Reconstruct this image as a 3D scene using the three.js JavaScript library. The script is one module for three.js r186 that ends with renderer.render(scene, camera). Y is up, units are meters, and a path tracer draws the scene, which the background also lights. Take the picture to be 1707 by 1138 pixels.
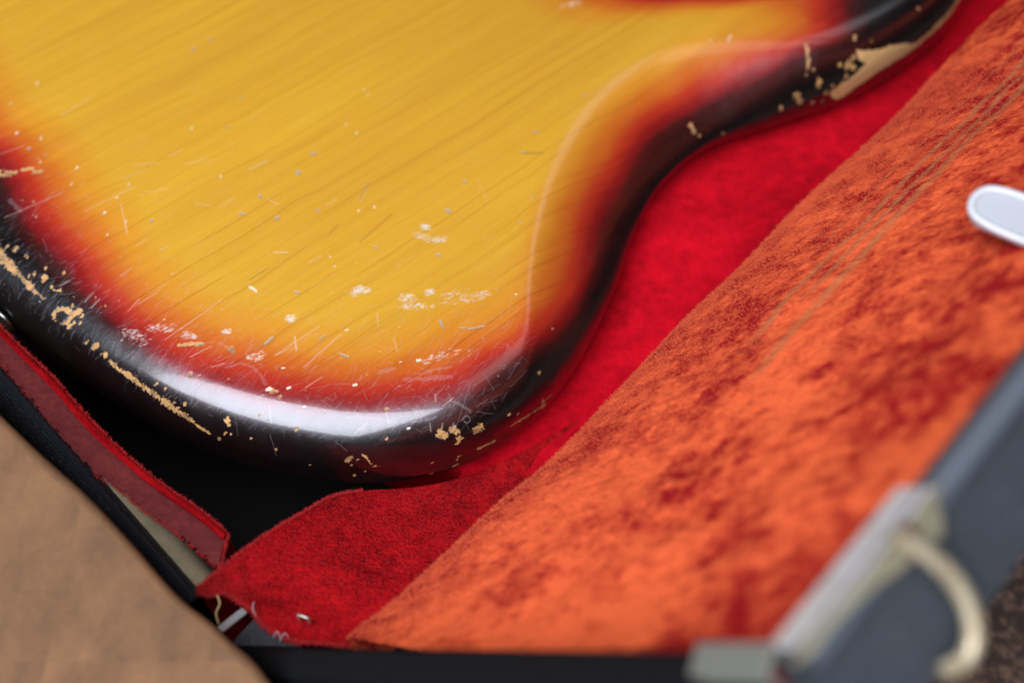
import * as THREE from 'three';
import { mergeGeometries } from 'three/addons/utils/BufferGeometryUtils.js';
import { RectAreaLightUniformsLib } from 'three/addons/lights/RectAreaLightUniformsLib.js';
import { RoundedBoxGeometry } from 'three/addons/geometries/RoundedBoxGeometry.js';

// ---------------------------------------------------------------- camera, light, exposure
const scene = new THREE.Scene();
const camera = new THREE.PerspectiveCamera(32.534, 1024 / 682, 0.02, 20);
camera.position.set(0.0000, 0.4297, 0.2238);
camera.lookAt(0, 0.085, 0);
camera.focus = 0.394;
camera.userData.fStop = 4.8;

const renderer = new THREE.WebGLRenderer({ antialias: true });
renderer.setSize(1024, 682);
renderer.toneMapping = THREE.LinearToneMapping;
renderer.toneMappingExposure = 0.665;
renderer.shadowMap.enabled = true;
scene.background = new THREE.Color(0.016, 0.017, 0.02);

RectAreaLightUniformsLib.init();
function softbox(name, color, intensity, w, h, pos, target) {
  const l = new THREE.RectAreaLight(color, intensity, w, h);
  l.name = name; l.position.set(...pos); l.lookAt(...target); scene.add(l);
  return l;
}
softbox('key_lamp', 0xfff2e6, 1.6, 0.5, 0.4, [0.40, 1.25, -0.30], [0, 0.08, 0]);
softbox('back_window_light', 0xf2f4ff, 1.4, 0.40, 0.36, [0.62, 1.10, -0.74], [0, 0.08, 0]);
softbox('window_light', 0xe9efff, 14.5, 1.25, 1.12, [-0.42, 1.18, 0.53], [0, 0.08, 0]);

// ---------------------------------------------------------------- measured outlines, metres
const OUTLINE = [[-0.2033,-0.031],[-0.1976,-0.0268],[-0.1705,-0.0077],[-0.1446,0.01],[-0.1204,0.0237],[-0.0974,0.0332],[-0.0754,0.0386],[-0.0539,0.041],[-0.0327,0.0386],[-0.0115,0.031],[0.0103,0.013],[0.0241,-0.0069],[0.0391,-0.0395],[0.05,-0.0723],[0.0632,-0.0971],[0.0839,-0.1172],[0.1165,-0.1318],[0.1445,-0.144],[0.1683,-0.1595],[0.1943,-0.1825],[0.2132,-0.2091],[0.23,-0.2381],[0.2344,-0.2759],[0.2149,-0.2759],[0.1787,-0.2508],[0.15,-0.2281],[0.0936,-0.213],[0.0561,-0.2184],[0.0295,-0.2376],[-0.0154,-0.2759],[-0.1063,-0.3225],[-0.1966,-0.3225],[-0.2647,-0.283],[-0.2894,-0.229],[-0.2909,-0.1764],[-0.2784,-0.1327],[-0.2586,-0.096],[-0.2384,-0.0712],[-0.2173,-0.053]];
const CREASE = [[-0.0295,0.0667],[-0.0224,0.0473],[-0.0128,0.0343],[-0.0064,0.0295],[0.0007,0.0231],[0.0042,0.0167],[0.0057,0.0067],[0.0059,-0.0074],[0.006,-0.0204],[0.0069,-0.0339],[0.0086,-0.0478],[0.012,-0.0653],[0.018,-0.0859],[0.0255,-0.1031],[0.0358,-0.1197],[0.0488,-0.1337],[0.0644,-0.1443],[0.0825,-0.15],[0.1028,-0.1511],[0.1229,-0.1497],[0.1426,-0.1468],[0.1603,-0.1468],[0.1793,-0.154],[0.2029,-0.1688],[0.2264,-0.1397],[0.1434,-0.0394],[0.0468,0.0749]];
const WALL_RIDGE = [[-0.2524,0.09,-0.0646],[-0.0984,0.09,0.093]];
const LINING_OUT = [[-0.2209,0.0885,-0.0313],[-0.1761,0.0885,0.0106],[-0.1546,0.0885,0.0335],[-0.137,0.0885,0.0517],[-0.1269,0.0885,0.0584],[-0.1175,0.0885,0.0658],[-0.1049,0.0885,0.0744],[-0.0907,0.0885,0.0856]];
const LINING_IN = [[-0.2265,0.0885,-0.0507],[-0.1795,0.0885,-0.0037],[-0.1701,0.0885,0.005],[-0.1565,0.0885,0.0171],[-0.1387,0.0885,0.0353],[-0.1238,0.0885,0.0487],[-0.1106,0.0885,0.0588],[-0.0995,0.0885,0.0662],[-0.0897,0.0885,0.074]];
const CONTOUR = [[-0.05,0.091,0.1099],[-0.0487,0.091,0.1085],[-0.035,0.091,0.097],[-0.021,0.091,0.0825],[-0.0063,0.091,0.0673],[0.009,0.091,0.0537],[0.0251,0.091,0.036],[0.0421,0.091,0.0163],[0.06,0.091,-0.0046],[0.0812,0.091,-0.0267],[0.1066,0.091,-0.0559],[0.1305,0.091,-0.0796],[0.1532,0.091,-0.1032],[0.1752,0.091,-0.1299],[0.1977,0.091,-0.1547],[0.2125,0.091,-0.1695],[0.2538,0.091,-0.2148]];
const LID_RIM = [[0.046,0.228,0.1569],[0.1056,0.228,0.0915]];
const LID_END = [[-0.0822,0.087,0.1097]];
const PANEL = [[-0.2327,-0.0215],[-0.1671,0.0384],[-0.1436,0.0593],[-0.1247,0.075],[-0.11,0.0889],[-0.0924,0.1064],[-0.0826,0.1136],[-0.0761,0.1192],[-0.0711,0.123],[-0.0667,0.1275],[-0.0605,0.1358],[-0.056,0.1496],[-0.0554,0.1697],[-0.1711,0.1697]];
const FLAP_TOP = [[-0.0953,0.0925,0.0939],[-0.0888,0.0915,0.0868],[-0.0802,0.086,0.0754],[-0.0697,0.076,0.0621],[-0.0601,0.066,0.0504],[-0.0519,0.06,0.0457],[-0.0348,0.0535,0.0412],[-0.018,0.0495,0.0354],[-0.0008,0.0475,0.0267],[0.0239,0.0465,0.0101]];
const FLAP_LOW = [[-0.0949,0.092,0.0947],[-0.0909,0.0915,0.0955],[-0.0874,0.0915,0.0945],[-0.0821,0.091,0.0972],[-0.0778,0.091,0.1],[-0.0741,0.0905,0.1043],[-0.0694,0.09,0.107],[-0.0649,0.0895,0.1087],[-0.056,0.089,0.1092],[-0.0471,0.088,0.1098],[-0.0175,0.08,0.0928],[0.0093,0.066,0.071],[0.0398,0.054,0.0386],[0.0667,0.047,0.0078]];
const FLAP_MIDP = [[0.0037,0.04,0.018],[0.0196,0.04,0.0116]];
const BED = [[-0.0183,0.031],[-0.0368,0.0095],[-0.2178,-0.0984],[-0.3149,-0.1621],[-0.4693,-0.6413],[0.6292,-0.6413],[0.4121,-0.3682]];
const STAPLE = [[-0.064,0.0915,0.102],[-0.0608,0.0915,0.1031]];
const BAR = [[-0.0878,0.088,0.1052],[-0.0819,0.084,0.0976]];
const CAP = [[-0.0835,0.1098],[-0.082,0.1076],[-0.0764,0.1006],[-0.0705,0.1047],[-0.0631,0.1102]];
const PLATE = [0.0003,0.0419];
const FLANGE = [[-0.0042,-0.0015],[0.0081,-0.0004],[0.0178,0.0012],[0.0237,0.0032],[0.0304,0.0044],[0.0356,0.0059],[0.0377,0.0043],[0.0386,0.0007]];
const RIVET = [[0.03,-0.0003]];
const HASP = [[0.0265,-0.0024],[0.0284,0.0027],[0.0294,0.0089],[0.0284,0.0152],[0.0257,0.0199],[0.022,0.0221],[0.0176,0.021]];
const TONGUE = [[0.1293,0.185,0.0232],[0.1476,0.188,0.0377]];
const THREADS = [[[-0.0891,0.0915,0.0956],[-0.0883,0.0905,0.0979],[-0.0891,0.09,0.1007],[-0.088,0.0895,0.1039]],[[-0.0776,0.0925,0.0981],[-0.0773,0.094,0.1007],[-0.0766,0.092,0.1022]],[[-0.0708,0.0915,0.1086],[-0.0692,0.094,0.1077],[-0.0685,0.091,0.1092]],[[-0.0688,0.091,0.1096],[-0.0671,0.0935,0.1081],[-0.0663,0.0915,0.1086]]];
const BUTTON = [[-0.1826,0.0675,-0.0322]];
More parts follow.
